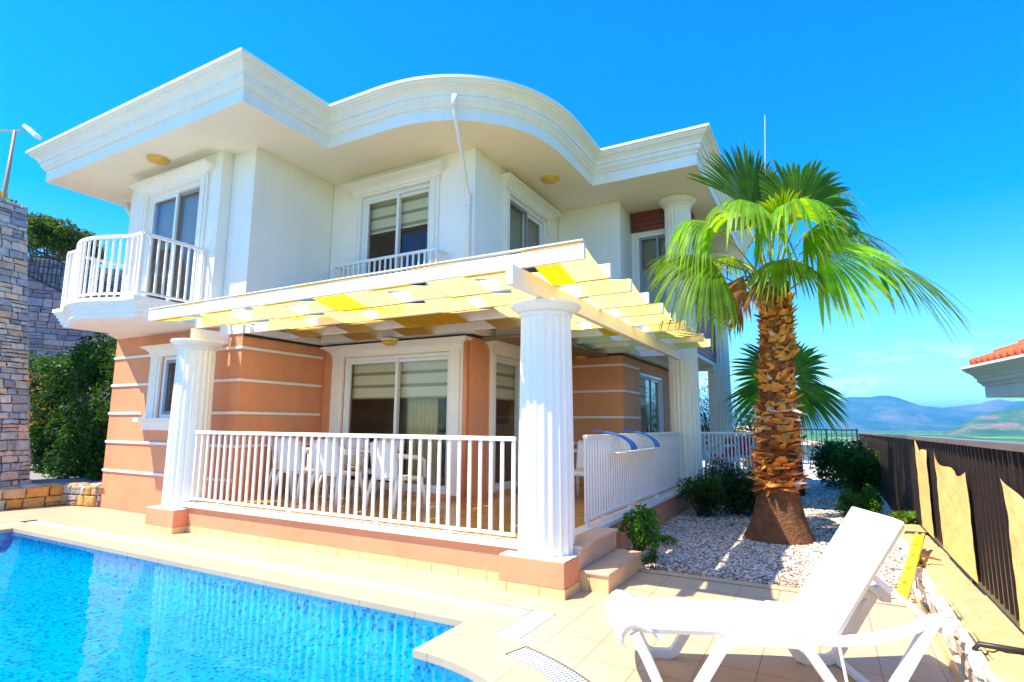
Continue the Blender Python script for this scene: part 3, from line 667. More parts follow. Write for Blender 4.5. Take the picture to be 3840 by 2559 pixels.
# rooms behind the glass
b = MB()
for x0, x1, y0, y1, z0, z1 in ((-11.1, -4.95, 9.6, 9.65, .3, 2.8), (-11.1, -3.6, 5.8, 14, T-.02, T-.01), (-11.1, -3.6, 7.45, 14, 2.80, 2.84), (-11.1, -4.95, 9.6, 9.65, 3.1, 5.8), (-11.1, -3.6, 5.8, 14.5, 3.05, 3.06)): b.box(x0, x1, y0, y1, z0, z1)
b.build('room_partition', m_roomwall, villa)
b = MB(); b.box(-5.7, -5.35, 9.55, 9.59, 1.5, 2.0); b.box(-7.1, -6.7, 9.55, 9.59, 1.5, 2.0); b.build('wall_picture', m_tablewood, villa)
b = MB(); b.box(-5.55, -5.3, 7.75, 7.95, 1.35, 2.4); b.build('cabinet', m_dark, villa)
# --- roof, soffit and cornice
n = 22; bul = []
for i in range(n+1):
    t = R(-90+90*i/n); p_ = 2/2.25
    cx_, cy_ = -5.62, 8.2
    bul.append((cx_+2.09*abs(math.cos(t))**p_, cy_-2.09*abs(math.sin(t))**p_))
edge = [(-12.48, 16), (-12.48, 4.56), (-6.80, 4.56), (-6.80, 6.11)]+bul+[(-3.53, 9.49), (-1.64, 9.49), (-1.64, 16)]
prof = [(0, 5.91), (0, 6.11), (.028, 6.113), (.028, 6.138), (.05, 6.165), (.075, 6.185), (.080, 6.25), (.105, 6.253), (.105, 6.278), (.125, 6.31), (.165, 6.35), (.20, 6.368), (.20, 6.392), (.222, 6.395), (.228, 6.418), (.25, 6.428), (.262, 6.432), (.262, 6.474), (.2, 6.478)]
b = MB(); sweep(b, edge, prof); cor = b.build('cornice', m_cornice, villa)
b = MB(); b.poly(edge, [], 5.912, flip=True); b.build('soffit', m_soffit, villa)
b = MB(); b.poly(offs(edge, .21), [], 6.474); b.build('roof_deck', m_cornice, villa)
# --- rainwater pipes
dp = bpy.data.objects.new('downpipe', None); C.objects.link(dp); dp.parent = villa; dp['label'] = 'white downpipe from the curved cornice to the wall corner'
b = MB(); b.tube([(-4.39, 6.21, 6.19), (-4.40, 6.22, 5.98), (-4.41, 6.28, 5.86), (-4.69, 7.00, 5.22), (-4.73, 7.13, 5.08), (-4.735, 7.14, 4.9), (-4.735, 7.14, 3.0)], .031, 12); b.build('pipe', m_metal, dp)
for q0_, q1_, r_ in (((-4.735, 7.14, 5.05), (-4.735, 7.14, 5.10), .041), ((-4.735, 7.14, 4.86), (-4.735, 7.14, 4.91), .041), ((-4.39, 6.205, 6.20), (-4.40, 6.215, 6.0), .043)):
    b = MB(); b.tube([q0_, q1_], r_, 12); b.build('pipe_joint', m_metal, dp)
b = MB(); b.tube([(-4.73, 7.13, 2.82), (-4.73, 7.13, .40)], .036, 12); b.build('painted_pipe', m_peach, villa, label='orange painted downpipe at the terrace wall corner')
b = MB(); b.tube([(-12.2, 5.85, 5.92), (-12.19, 5.85, 5.78), (-11.5, 5.9, 5.05), (-11.46, 5.9, 4.9), (-11.46, 5.9, 3)], .04, 12); b.build('downpipe', m_metal, villa, label='downpipe at the far left corner under the eaves')
# --- balcony
bl = bpy.data.objects.new('balcony', None); C.objects.link(bl); bl.parent = villa; bl['label'] = 'bow fronted white balcony with moulded slab'
# plan, running from the right wall corner round to the left (outward = left side of travel)
bow = [(-8.51, 4.30), (-8.82, 4.30)]
for i in range(1, 24):
    t = i/24; x = -8.82-1.70*t; y = 4.30-.24*(math.sin(t*math.pi)**1.15); bow.append((x, y))
bow += [(-10.52, 4.30), (-10.84, 4.30)]
path = [(-10.84, 5.34)]+bow[::-1]+[(-8.51, 5.34)]
pr = [(-.10, 3.0), (.0, 3.0), (.0, 3.04), (.03, 3.045), (.03, 3.09), (.05, 3.10), (.05, 3.14), (.075, 3.15), (.075, 3.19), (.10, 3.2), (.10, 3.225), (.12, 3.23), (.12, 3.285), (-.1, 3.285)]
pr = [(d-.10, z) for d, z in pr]
b = MB(); sweep(b, path, pr); ins = offs(path, -.1); b.poly(ins, [], 3.284); b.poly(ins, [], 3.001, flip=True)
b.build('slab', m_cornice, bl)
b = MB(); b.poly([(-11.40, 5.53), (-10.84, 5.10), (-8.36, 5.10), (-8.36, 5.55), (-11.4, 5.55)], [], 3.0005, flip=True); b.build('underside', m_soffit, villa)
inner = offs(path, -.075)
def resample(pts, step):
    out = []; acc = 0; prev = Vector(pts[0]); out.append(prev.copy())
    for q in pts[1:]:
        q = Vector(q); seg = (q-prev).length
        while acc+seg >= step and seg > 1e-9:
            t = (step-acc)/seg; prev = prev.lerp(q, t); out.append(prev.copy()); seg = (q-prev).length; acc = 0
        acc += seg; prev = q
    return out
b = MB()
for z, h, w_ in ((4.235, .045, .05), (3.36, .03, .035)):
    for p, q in zip(inner[:-1], inner[1:]): b.bar((*p, z), (*q, z), w_, h)
for p in resample(inner, .115): b.box(p.x-.013, p.x+.013, p.y-.013, p.y+.013, 3.375, 4.215)
for p in (inner[0], inner[1], inner[2], inner[-3], inner[-2], inner[-1]): b.box(p[0]-.022, p[0]+.022, p[1]-.022, p[1]+.022, 3.286, 4.22)
b.build('balcony_railing', m_metal, bl)
# small window rail on the first floor
yr = 6.93
b = MB(); b.box(-7.40, -5.16, yr-.02, yr+.02, 4.19, 4.235); b.box(-7.40, -5.16, yr-.015, yr+.015, 3.75, 3.78)
for x in (-7.38, -5.18): b.box(x-.02, x+.02, yr+.02, 7.185, 4.195, 4.23); b.box(x-.015, x+.015, yr+.015, 7.185, 3.75, 3.78)
x = -7.38
while x < -5.15: b.box(x-.013, x+.013, yr-.013, yr+.013, 3.78, 4.19); x += .116
for x in (-7.38, -5.18):
    for yy in (7.01, 7.10): b.box(x-.013, x+.013, yy-.013, yy+.013, 3.78, 4.19)
b.build('window_railing', m_metal, villa, label='low white rail in front of the upper sliding window')
# giant columns of the side porch
for x, y, lab in ((-2.30, 10.93, 'tall two storey fluted column at the far end of the pergola'), (-2.30, 15.1, 'tall fluted column seen just left of the palm trunk')):
    t = thing('porch_column', lab, 'column', 'two storey fluted columns of the side porch')
    b = MB(); fluted(b, x, y, .275, .250, .385, 5.76); b.build('shaft', m_white, t)
    b = MB(); capital(b, x, y, .252, 5.908, h=.17); b.build('capital', m_white, t)
# outside unit bracket just above the pergola
b = MB(); b.box(-7.78, -7.60, 6.05, 6.5, 3.3, 3.68); b.build('air_conditioner', m_metal, villa)

# ceiling lamps
for x, y, z, lab in ((-9.62, 5.0, 5.91, 'round amber ceiling lamp under the eaves above the bow balcony'), (-4.08, 8.80, 5.91, 'round amber ceiling lamp under the curved eaves near the side window')):
    t = thing('ceiling_lamp', lab, 'lamp', 'round amber lamps under the eaves')
    b = MB(); b.lathe(x, y, [(.0, z-.085), (.09, z-.078), (.15, z-.055), (.17, z-.025), (.172, z-.014)], 32); b.build('lamp_bowl', m_lampglass, t)
    b = MB(); b.lathe(x, y, [(.185, z-.014), (.185, z-.001)], 32); b.build('base_ring', m_trim, t)
for x, y, lab in ((-6.1, 6.98, 'small round amber lamp over the wide sliding door'), (-4.1, 10.2, 'small amber lamp under the pergola by the recessed corner')):
    t = thing('ceiling_lamp', lab, 'lamp', 'small round lamps under the first floor ledge')
    b = MB(); b.lathe(x, y, [(.0, 2.735), (.07, 2.745), (.12, 2.775), (.14, 2.82)], 28); b.build('lamp_bowl', m_lampglass, t)
    b = MB(); b.lathe(x, y, [(.15, 2.82), (.15, 2.858)], 28); b.build('base_ring', m_trim, t)

# ================================================================== TERRACE RAILINGS
def railing(name, label, a, bb, zt, zb, step, fat=.034, posts=(), posth=None, floor=T, each=True, th=.045):
    t = thing(name, label, 'railing', 'white terrace railings')
    a = Vector((*a, 0)); bb = Vector((*bb, 0)); d = bb-a; L_ = d.length; u = d/L_
    Z = lambda p, z: Vector((p.x, p.y, z))
    b = MB(); b.bar(Z(a, zt-th/2), Z(bb, zt-th/2), .05, th); b.build('top_rail', m_metal, t, bevel=.005)
    b = MB(); b.bar(Z(a, zb), Z(bb, zb), .04, .028); b.build('bottom_rail', m_metal, t, bevel=.003)
    n = int(L_/step); st_ = (L_-.04)/n
    if each:
        proto = None
        for i in range(n+1):
            if proto is None:
                b = MB(); ang = math.atan2(u.y, u.x); MM = Matrix.Rotation(ang, 4, 'Z')
                b.box(-fat/2, fat/2, -.011, .011, zb+.014, zt-th, M=MM)
                proto = b.build('baluster', m_metal, t); o = proto
            else:
                o = proto.copy(); C.objects.link(o); o.parent = t
            o.location = a+u*(.02+st_*i)
    for q in posts:
        p = a+u*q; b = MB(); b.bar(Z(p, floor), Z(p, zb-.014), .03, .03, (u.x, u.y, 0)); b.build('foot', m_metal, t)
    return t
railing('terrace_railing', 'long white railing along the pool side of the terrace between two columns', (-7.84, 4.97), (-2.69, 4.97), 1.378, .445, .128, posts=(.6, 2.0, 3.4, 4.4))
rs_ = railing('terrace_railing', 'white railing of closely set bars on the palm side of the terrace', (-2.37, 6.0), (-2.37, 10.62), 1.385, .46, .09, fat=.042, posts=(.05, 1.6, 3.0, 4.5))
railing('terrace_railing', 'far white railing behind the bushes left of the palm trunk', (-2.12, 11.3), (-1.22, 12.43), 1.38, .50, .095, fat=.026, posts=(.05, 1.4))
railing('terrace_railing', 'white railing returning behind the palm trunk toward the valley', (-1.20, 12.5), (-1.20, 16.2), 1.38, .50, .12, fat=.026, posts=(.05, 3.5))

# folding tray with two curved blue arms hung on the side rail
tr = thing('balcony_tray', 'white hanging tray with two curved bright blue arms hooked over the side railing', 'tray')
b = MB(); b.box(-2.342, -2.13, 6.75, 8.75, 1.155, 1.168); b.box(-2.14, -2.13, 6.75, 8.75, 1.168, 1.18); b.build('tray', m_plastic, tr, bevel=.003)
for y in (7.22, 8.36):
    b = MB(); vs = []; n = 14
    for i in range(n+1):
        t = i/n; a_ = t*math.pi/2; x = -2.50+.33*math.sin(a_)+.0; z = 1.18+.235*math.cos(a_)**.8
        wy = .055+.085*t**2; yy = y-.62*(1-t)**1.2
        for s in (-1, 1):
            for q in (0, .014): vs.append((x, yy+s*wy, z+q))
    fs = []
    for i in range(n):
        k = i*4; fs += [(k, k+4, k+6, k+2), (k+1, k+3, k+7, k+5), (k, k+1, k+5, k+4), (k+2, k+6, k+7, k+3)]
    fs += [(0, 2, 3, 1), (n*4, n*4+1, n*4+3, n*4+2)]
    b.add(vs, fs, None, True); b.build('arm', m_blue, tr)

# ================================================================== CHAIRS AND TABLES
def make_chair(name, label, group, M_, cush=None):
    """resin garden armchair, seat .45, back 0.9; faces +y locally"""
    t = thing(name, label, 'chair', group)
    b = MB(); b.box(-.24, .24, -.22, .24, .40, .435); b.box(-.25, .25, .22, .25, .37, .43); b.build('seat', m_plastic, t, bevel=.012)
    b = MB()
    vs = []
    for i in range(9):
        for j in range(6):
            x = -.24+.06*i; z = .44+.085*j; y = -.20-.06*(j/5)**1.3-.03*(1-(x/.24)**2); z += .03*(1-(x/.24)**2)*(j/5)
            vs.append((x, y, z))
    o = len(vs); vs += [(x, y-.018, z) for x, y, z in vs]
    fs = []
    for i in range(8):
        for j in range(5):
            k = i*6+j
            fs += [(k, k+1, k+7, k+6), (k+o, k+6+o, k+7+o, k+1+o)]
    rim = [j for j in range(5)]+[i*6+5 for i in range(8)]+[48+5-j for j in range(5)]+[48-i*6 for i in range(8)]
    for a, c in zip(rim, rim[1:]+rim[:1]): fs.append((a, c, c+o, a+o))
    b.add(vs, fs, None, True); b.build('backrest', m_plastic, t)
    for sx in (-1, 1):
        b = MB(); b.tube([(sx*.25, -.23, .72), (sx*.27, -.10, .70), (sx*.28, .12, .68), (sx*.27, .22, .64), (sx*.26, .25, .42)], .022, 8, flat=1.3); b.build('armrest', m_plastic, t)
        for sy in (-1, 1):
            b = MB(); b.tube([(sx*.22, sy*.20, .42), (sx*(.25), sy*.26, .2), (sx*.26, sy*.28, 0)], [.03, .024, .018], 8); b.build('leg', m_plastic, t)
    if cush:
        b = MB(); b.box(-.21, .21, -.17, .22, .436, .49); b.build('cushion', cush, t, bevel=.02, seg=2)
        b = MB(); b.box(-.19, .19, -.215, -.17, .50, .84); b.build('back_cushion', cush, t, bevel=.02, seg=2)
    t.location, t.rotation_euler = M_; return t
def dup(root, loc, rz, label):
    r_ = root.copy(); C.objects.link(r_); r_.location = loc; r_.rotation_euler = (0, 0, rz); r_['label'] = label
    for ch in list(root.children):
        c = ch.copy(); C.objects.link(c); c.parent = r_
    return r_
G = 'white resin chairs round the terrace table'
ch = make_chair('garden_chair', 'white resin chair at the left end of the table row, its back to the railing', G, ((-6.78, 5.95, T), (0, 0, 0)))
dup(ch, (-6.05, 5.93, T), .05, 'white resin chair in the middle of the front row behind the railing')
dup(ch, (-4.95, 5.9, T), -.12, 'white resin chair at the right end of the front row, in front of the door')
dup(ch, (-6.7, 7.0-.28, T), math.pi, 'white resin chair on the house side of the table, nearest the striped wall')
dup(ch, (-6.0, 6.76, T), math.pi+.1, 'white resin chair on the house side of the table before the door mullion')
dup(ch, (-7.35, 6.3, T), -math.pi/2, 'white resin chair at the left head of the table by the striped wall')
dup(ch, (-3.25, 8.15, T), math.pi*.95, 'single white resin chair standing beyond the corner column')
t = thing('terrace_table', 'white dining table with dark edged top among the white resin chairs', 'table')
b = MB(); b.box(-7.0, -5.5, 6.12, 6.62, T+.71, T+.74); b.build('tabletop', m_plastic, t, bevel=.008)
for x in (-6.9, -5.6):
    for y in (6.18, 6.56): b = MB(); b.tube([(x, y, T+.71), (x, y, T)], .03, 8); b.build('leg', m_plastic, t)
# far porch furniture
t2 = make_chair('garden_chair', 'white chair with crimson cushions behind the far railing', 'cushioned chairs on the side porch', ((-2.05, 13.4, T), (0, 0, 2.3)), m_pink)
r2 = dup(t2, (-1.75, 14.6, T), 2.9, 'white chair with crimson cushions farther back, nearest the palm trunk')
pc = thing('patterned_chair', 'white high backed chair with square cut outs right beside the far fluted column', 'chair')
b = MB(); px0, py0 = -2.35, 12.75
MM = Matrix.Translation((-2.42, 12.9, T)) @ Matrix.Rotation(-.25, 4, 'Z')
for z in (.55, .66, .78, .90): b.box(-.22, .22, -.02, .02, z, z+.055, M=MM)
for x in (-.22, -.075, .035, .18): b.box(x, x+.045, -.018, .018, .42, .95, M=MM)
b.build('backrest', m_plastic, pc)
b = MB(); b.box(-.23, .23, -.44, -.021, .40, .44, M=MM); b.build('seat', m_plastic, pc)
for x in (-.22, .18):
    for y in (-.43, -.02): b = MB(); b.box(x, x+.04, y, y+.04, 0, .40, M=MM); b.build('leg', m_plastic, pc)

# ================================================================== STONE WALLS
def stone_wall(name, label, a, bb, z0, z1, rowh=(.12, .2), lenr=(.14, .42), depth=.45, pal=None, seed=1, group=None, ragged=0, cap=True, zslope=0):
    """rubble wall from a to bb; stones stand proud of a dark mortar core on its right hand face"""
    rs = random.Random(seed); a = Vector((*a, 0)); bb = Vector((*bb, 0)); d = bb-a; L_ = d.length; u = d/L_; nrm = Vector((u.y, -u.x, 0))
    t = thing(name, label, 'stone wall', group)
    pal = pal or [(.74, .60, .46), (.62, .54, .46), (.78, .62, .45), (.52, .46, .40), (.80, .54, .34), (.42, .38, .36)]
    core = MB(); P = lambda s, n_, z: a+u*s+nrm*n_+Vector((0, 0, z))
    vs = [P(s, n_, z) for z in (z0, z1-.02) for s, n_ in ((0.01, 0), (L_-.01, 0), (L_-.01, -depth), (0.01, -depth))]
    core.add(vs, [(3, 2, 1, 0), (4, 5, 6, 7), (0, 1, 5, 4), (1, 2, 6, 5), (2, 3, 7, 6), (3, 0, 4, 7)]); core.build('mortar_core', m_mortar, t)
    b = MB()
    def stone(s0, s1, n0, n1, y0, y1, axis=0):
        c = rs.choice(pal); k = rs.uniform(.8, 1.2); c = tuple(x*k for x in c)
        g = .008; j = lambda q=.012: rs.uniform(-q, q)
        bulge = rs.uniform(.015, .05)
        # outline ring (8 points, irregular) , bulged front
        ring = [(s0+g, y0+g), ((s0+s1)/2+j(), y0+g+j(.006)), (s1-g, y0+g), (s1-g+j(.006), (y0+y1)/2), (s1-g, y1-g), ((s0+s1)/2+j(), y1-g+j(.006)), (s0+g, y1-g), (s0+g+j(.006), (y0+y1)/2)]
        ring = [(x+j(.010), z+j(.008)) for x, z in ring]
        cx_, cz = (s0+s1)/2, (y0+y1)/2; lv = []
        for sc_, dd in ((1, -.02), (1, bulge*.45), (.86, bulge*.9), (.5, bulge+j(.006))):
            for x, z in ring:
                X = cx_+(x-cx_)*sc_; Z = cz+(z-cz)*sc_
                if axis == 0: lv.append(P(X, dd+(j(.005) if sc_ < 1 else 0), Z))
                elif axis == 1: lv.append(P(L_+dd, -X, Z))
                else: lv.append(P(X, -Z, z1+dd-.02))
        fs = [(r_*8+k_, r_*8+(k_+1) % 8, (r_+1)*8+(k_+1) % 8, (r_+1)*8+k_) for r_ in range(3) for k_ in range(8)]+[tuple(range(24, 32))]
        b.add(lv, fs, c, False)
    def face(w0, w1, y0, y1, axis):
        z = y0
        while z < y1-.03:
            h = rs.uniform(*rowh)
            if y1-z-h < rowh[0]*.6: h = y1-z
            s = w0
            while s < w1-.02:
                l = rs.uniform(*lenr)
                if w1-s-l < lenr[0]*.6: l = w1-s
                if l > lenr[0]*1.3 and rs.random() < .22 and h > .13:
                    hh = h*rs.uniform(.4, .6); stone(s, s+l, 0, 0, z, z+hh, axis); stone(s, s+l, 0, 0, z+hh, z+h, axis)
                else: stone(s, s+l, 0, 0, z, z+h, axis)
                s += l
            z += h
    face(0, L_, z0, z1-(.0 if not ragged else 0), 0)
    face(0, depth, z0, z1, 1)
    if cap: face(0, L_, 0, depth, 2)
    b.build('stone_facing', m_stone, t, colattr=True)
    return t
OR = [(.50, .33, .16), (.58, .28, .06), (.44, .36, .27), (.50, .42, .33), (.62, .36, .10)]
rw = stone_wall('retaining_wall', 'tall grey rubble stone wall at the left edge rising above the hedge', (-12.62, 2.6), (-13.17, 5.18), .3, 6.1, rowh=(.09, .20), lenr=(.11, .30), seed=4, depth=1.0)
for o in rw.children:      # battered wall, leaning back as it rises
    for v_ in o.data.vertices: v_.co.x -= .305*(v_.co.z-.35)
stone_wall('retaining_wall', 'shaded stone wall behind the dark hedge with a stepped black handrail', (-22.9, 3.5), (-15.6, 18.8), .3, 6.45, rowh=(.15, .30), lenr=(.2, .5), seed=9, depth=.5, cap=False, pal=[(.34, .31, .33), (.28, .27, .30), (.42, .33, .30), (.24, .24, .27)])
stone_wall('planter_wall', 'low wall of orange and cream stones along the left end of the deck', (-12.46, 3.2), (-12.18, 5.30), 0, .355, rowh=(.15, .2), lenr=(.18, .34), pal=OR, seed=12, depth=.3)
stone_wall('planter_wall', 'short low stone wall joining the villa corner at the left', (-12.19, 5.32), (-11.42, 5.50), 0, .355, rowh=(.10, .2), lenr=(.12, .26), pal=OR, seed=15, depth=.3)
# handrail on the shaded wall
hr = thing('handrail', 'sloping black iron handrail in front of the shaded stone wall', 'handrail')
b = MB(); A_ = Vector((-21.12, 6.50, 7.12)); B_ = Vector((-19.72, 9.68, 5.6)); b.bar(A_, B_, .05, .05); b.bar(A_-Vector((0, 0, .85)), B_-Vector((0, 0, .85)), .04, .04); b.build('rail', m_black, hr)
b = MB(); 
for i in range(34): p = A_.lerp(B_, i/33); b.bar(p-Vector((0, 0, .9)), p, .022, .022, (1, 0, 0))
b.build('railing_bars', m_black, hr)

# right hand parapet of rough stone with a sandy concrete top, carrying the fence
stone_wall('parapet_wall', 'rough white stone parapet with sandy concrete top running under the dark fence', (.64, 9.6), (.64, -2.0), 0, .30, rowh=(.09, .16), lenr=(.10, .3), depth=.04, seed=21, cap=False, pal=[(.62, .56, .50), (.72, .66, .60), (.52, .42, .33), (.66, .55, .42)])
pw = [o for o in C.objects if o.name == 'parapet_wall'][0]
V = []; F = []; nx, ny = 12, 260
for j in range(ny+1):
    y = -2+11.8*j/ny
    for i in range(nx+1):
        x = .665+(.60)*i/nx; e = .05*math.sin(y*3.1)+.035*math.sin(y*7.7+1)+.02*math.sin(y*17+2)+.012*math.sin(y*41)
        z = .315+random.uniform(-.004, .004)
        if i == 0: x += e*.5-.01; z -= .04
        if i == 1: x += e*.5
        V.append((x, y, z))
for j in range(ny):
    for i in range(nx): k = j*(nx+1)+i; F.append((k, k+1, k+nx+2, k+nx+1))
fastmesh('concrete_top', np.array(V), np.array(F), m_concrete, pw)
b = MB(); b.box(.69, 1.265, -2, 9.8, -.02, .30); b.build('wall_body', m_concrete, pw)
b = MB(); b.box(.585, .604, -2, 6.10, -.01, .08); b.build('skirting', m_skirt, pw)

# ================================================================== FENCE
fx = .93
fz = lambda y: 1.415-(y-4)*.0055
fe = thing('metal_fence', 'dark brown metal slat fence along the right side above the stone parapet', 'fence')
ys = [1.2, 2.7, 4.2, 5.7, 7.9, 10.1, 12.3, 14.5, 16.7, 18.9, 21.2]
fb = lambda y: .37 if y < 9.8 else .1
for y0, y1 in zip(ys[:-1], ys[1:]):
    b = MB(); b.bar((fx-.02, y0, fz(y0)-.018), (fx-.02, y1, fz(y1)-.018), .075, .045); b.build('top_rail', m_fence_top, fe, bevel=.004)
    b = MB(); z0 = max(fb(y0), fb(y1)) if y1 > 9.8 > y0 else fb((y0+y1)/2)
    b.bar((fx, y0, z0), (fx, y1, z0), .04, .04); b.build('bottom_rail', m_fence, fe)
    b = MB(); y = y0+.05
    while y < y1-.01: b.box(fx-.03, fx+.02, y-.011, y+.011, z0+.02, fz(y)-.04); y += .118
    b.build('slat_panel', m_fence, fe)
    b = MB(); b.box(fx-.025, fx+.025, y0-.025, y0+.025, z0-.05, fz(y0)-.041); b.build('post', m_fence, fe)
b = MB(); 
for y0, y1 in zip(ys[:-1], ys[1:]): b.box(fx+.025, fx+.03, y0, y1, fb(y1)+.03, fz(y1)-.045)
b.build('screen_cloth', m_screen, fe)
# yellow tarps tied on the fence
def tarp(y0, y1, ztl, ztr, label, seed):
    rs = np.random.default_rng(seed); n, m_ = 26, 40; V = []; F = []
    ph = rs.uniform(0, 6, 6)
    for i in range(n+1):
        s = i/n; y = y0+(y1-y0)*s; zt = ztl+(ztr-ztl)*s-.10*math.sin(s*math.pi)-.03*math.sin(s*9+ph[0]); zb = .40
        for j in range(m_+1):
            t = j/m_; z = zb+(zt-zb)*t
            wv = .0015*math.sin(s*7+t*9+ph[1])+.002*math.sin(s*5-t*9+ph[2])*t+.014*t**8*math.sin(s*9+ph[3])+.001*math.sin(s*23+t*31+ph[4])+.0028*math.sin((s*1.6+t)*16+ph[5])*math.exp(-((t-.8)/.18)**2)
            V.append((fx-.055+wv, y, z))
    for i in range(n):
        for j in range(m_): k = i*(m_+1)+j; F.append((k, k+1, k+m_+2, k+m_+1))
    o = fastmesh('fence_tarp', np.array(V), np.array(F), m_tarp, smooth=True)
    tag(o, label, 'tarp', 'yellow tarps hung on the dark fence')
tarp(7.17, 7.95, 1.31, 1.34, 'narrow full height yellow tarp, farthest along the dark fence', 2)
tarp(5.30, 6.65, 1.19, 1.29, 'wide yellow tarp with a sagging crumpled top edge in the middle of the fence', 3)
tarp(3.10, 4.28, 1.0, 1.24, 'yellow tarp nearest the camera, cut by the right edge of the picture', 5)
# back fence facing the valley with its low wall
bf = thing('valley_fence', 'thin black vertical bar fence at the far end of the gravel yard', 'fence')
b = MB(); b.box(-6, .93, 22.3, 22.34, 1.36, 1.40); b.box(-6, .93, 22.3, 22.34, .20, .235); b.build('rail', m_black, bf)
b = MB(); x = -6
while x < .95: b.box(x-.011, x+.011, 22.309, 22.331, .235, 1.36); x += .15
for x in (-6, -4.5, -3, -1.5, .0, .9): b.box(x-.03, x+.03, 22.29, 22.35, .0, 1.42)
b.build('railing_bars', m_black, bf)
b = MB(); b.box(-6, 1.3, 22.2, 22.45, -.03, .18); tag(b.build('low_wall', m_band, bevel=.01), 'low white wall under the black bar fence at the end of the yard', 'wall')
ln = thing('garden_lantern', 'small black lantern post by the far end of the gravel path', 'lantern')
b = MB(); b.lathe(-.21, 20.4, [(.08, 0), (.08, .05), (.03, .08), (.03, .30), (.07, .32)], 12); b.build('post', m_black, ln)
b = MB(); b.lathe(-.21, 20.4, [(.06, .325), (.09, .50)], 6); b.build('lamp_glass', m_lampglass, ln)
b = MB(); b.lathe(-.21, 20.4, [(.12, .505), (.04, .60), (.015, .66)], 6); b.build('cap', m_black, ln)

# pipes and yellow perforated bar by the parapet
for y, lab in ((7.9, 'thin black pipe hoop on the parapet behind the sun lounger backrest'), (4.10, 'thin black pipe hoop on the parapet at the lower right corner')):
    b = MB(); b.tube([(.635 if y < 5 else .70, y, .0), (.635 if y < 5 else .70, y, .31), (.655 if y < 5 else .715, y, .335), (.93, y-.02, .335)], .013 if y > 5 else .015, 8)
    tag(b.build('pipe_hoop', m_black), lab, 'pipe', 'black pipe hoops on the parapet')
yb = thing('perforated_bar', 'yellow perforated bar leaning on a rusty post by the stone parapet', 'bar')
P0 = Vector((.40, 5.15, .27)); P1 = Vector((.74, 6.95, .46)); 
b = MB(); dd = P1-P0; u_ = dd.normalized(); s_ = u_.cross(Vector((0, 0, 1))).normalized()
nh = 5
b.bar(P0+s_*.026, P1+s_*.026, .024, .03); b.bar(P0-s_*.026, P1-s_*.026, .024, .03)
for i in range(nh+1): p = P0.lerp(P1, i/nh); q = P0.lerp(P1, min(1, i/nh+.155)); b.bar(p, q, .03, .028)
b.build('bar', m_yellow, yb)
b = MB(); b.tube([(.62, 6.3, 0), (.63, 6.3, .36)], .018, 8); b.bar((.62, 6.3, .38), (.80, 6.28, .36), .03, .01); b.build('post', m_rust, yb)

# ================================================================== SUN LOUNGER
lo = thing('sun_lounger', 'white resin sun lounger with raised back on the tiled deck', 'sun lounger', None, (-1.12, 3.58, 0), R(24))
def side_frame(v):
    b = MB(); rr = .026
    def rb(pts, w, h):
        """continuous bar of depth h in the side plane, width w, mitred at the bends"""
        P_ = [Vector(p) for p in pts]; vs = []
        for i, p in enumerate(P_):
            ds = [(P_[j+1]-P_[j]).normalized() for j in (i-1, i) if 0 <= j < len(P_)-1]
            ns = [Vector((-d.y, d.x)) for d in ds]; m_ = sum(ns, Vector((0, 0))).normalized(); k = 1/max(.5, m_.dot(ns[0]))
            for sv, sn in ((-1, -1), (1, -1), (1, 1), (-1, 1)): q = p+m_*(sn*h/2*k); vs.append((q.x, v+sv*w/2, q.y))
        fs = [(i*4+k, i*4+(k+1) % 4, i*4+4+(k+1) % 4, i*4+4+k) for i in range(len(P_)-1) for k in range(4)]
        n4 = (len(P_)-1)*4; b.add(vs, fs+[(3, 2, 1, 0), (n4, n4+1, n4+2, n4+3)])
    rb([(-.02, .34), (.04, .22), (.10, .09), (.125, .045), (.16, .028), (.27, .028), (.305, .045), (.34, .10), (.46, .285), (.49, .315), (.53, .330), (.86, .322), (.90, .305), (.935, .26), (1.05, .09), (1.08, .045), (1.12, .028), (1.26, .028), (1.31, .05), (1.36, .12), (1.50, .335), (1.585, .455), (1.62, .465), (1.645, .44), (1.64, .39)], .044, .056)
    rb([(.90, .345), (1.00, .338), (1.12, .338), (1.25, .352), (1.38, .385), (1.48, .42), (1.56, .46)], .0435, .05)
    return b
for v in (-.29, .29): side_frame(v).build('side_frame', m_plastic, lo, bevel=.012, seg=2)
# curved foot board
b = MB(); prof_ = [(.045, .372), (.0, .392), (-.05, .412), (-.09, .415), (-.125, .395), (-.145, .365), (-.148, .335), (-.13, .305)]
vs = []
for u_, z in prof_:
    for j in range(9):
        v = -.31+.62*j/8; vs.append((u_+.03*((j-4)/4)**2, v, z-.006*((j-4)/4)**4))
for u_, z in prof_:
    for j in range(9):
        v = -.31+.62*j/8; vs.append((u_+.03*((j-4)/4)**2+.035, v, z-.045))
n_ = len(prof_); o_ = n_*9; fs = []
for r_ in range(n_-1):
    for j in range(8):
        k = r_*9+j; fs += [(k, k+9, k+10, k+1), (k+o_, k+1+o_, k+10+o_, k+9+o_)]
for r_ in range(n_-1): fs += [(r_*9, r_*9+o_, (r_+1)*9+o_, (r_+1)*9), (r_*9+8, (r_+1)*9+8, (r_+1)*9+8+o_, r_*9+8+o_)]
for j in range(8): fs += [(j, j+1, j+1+o_, j+o_), ((n_-1)*9+j, (n_-1)*9+j+o_, (n_-1)*9+j+1+o_, (n_-1)*9+j+1)]
b.add(vs, fs, None, True); b.build('foot_board', m_plastic, lo)
b = MB()
for u_ in (.12, .5, .88, 1.08): b.bar((u_, -.285, .325), (u_, .285, .325), .05, .025)
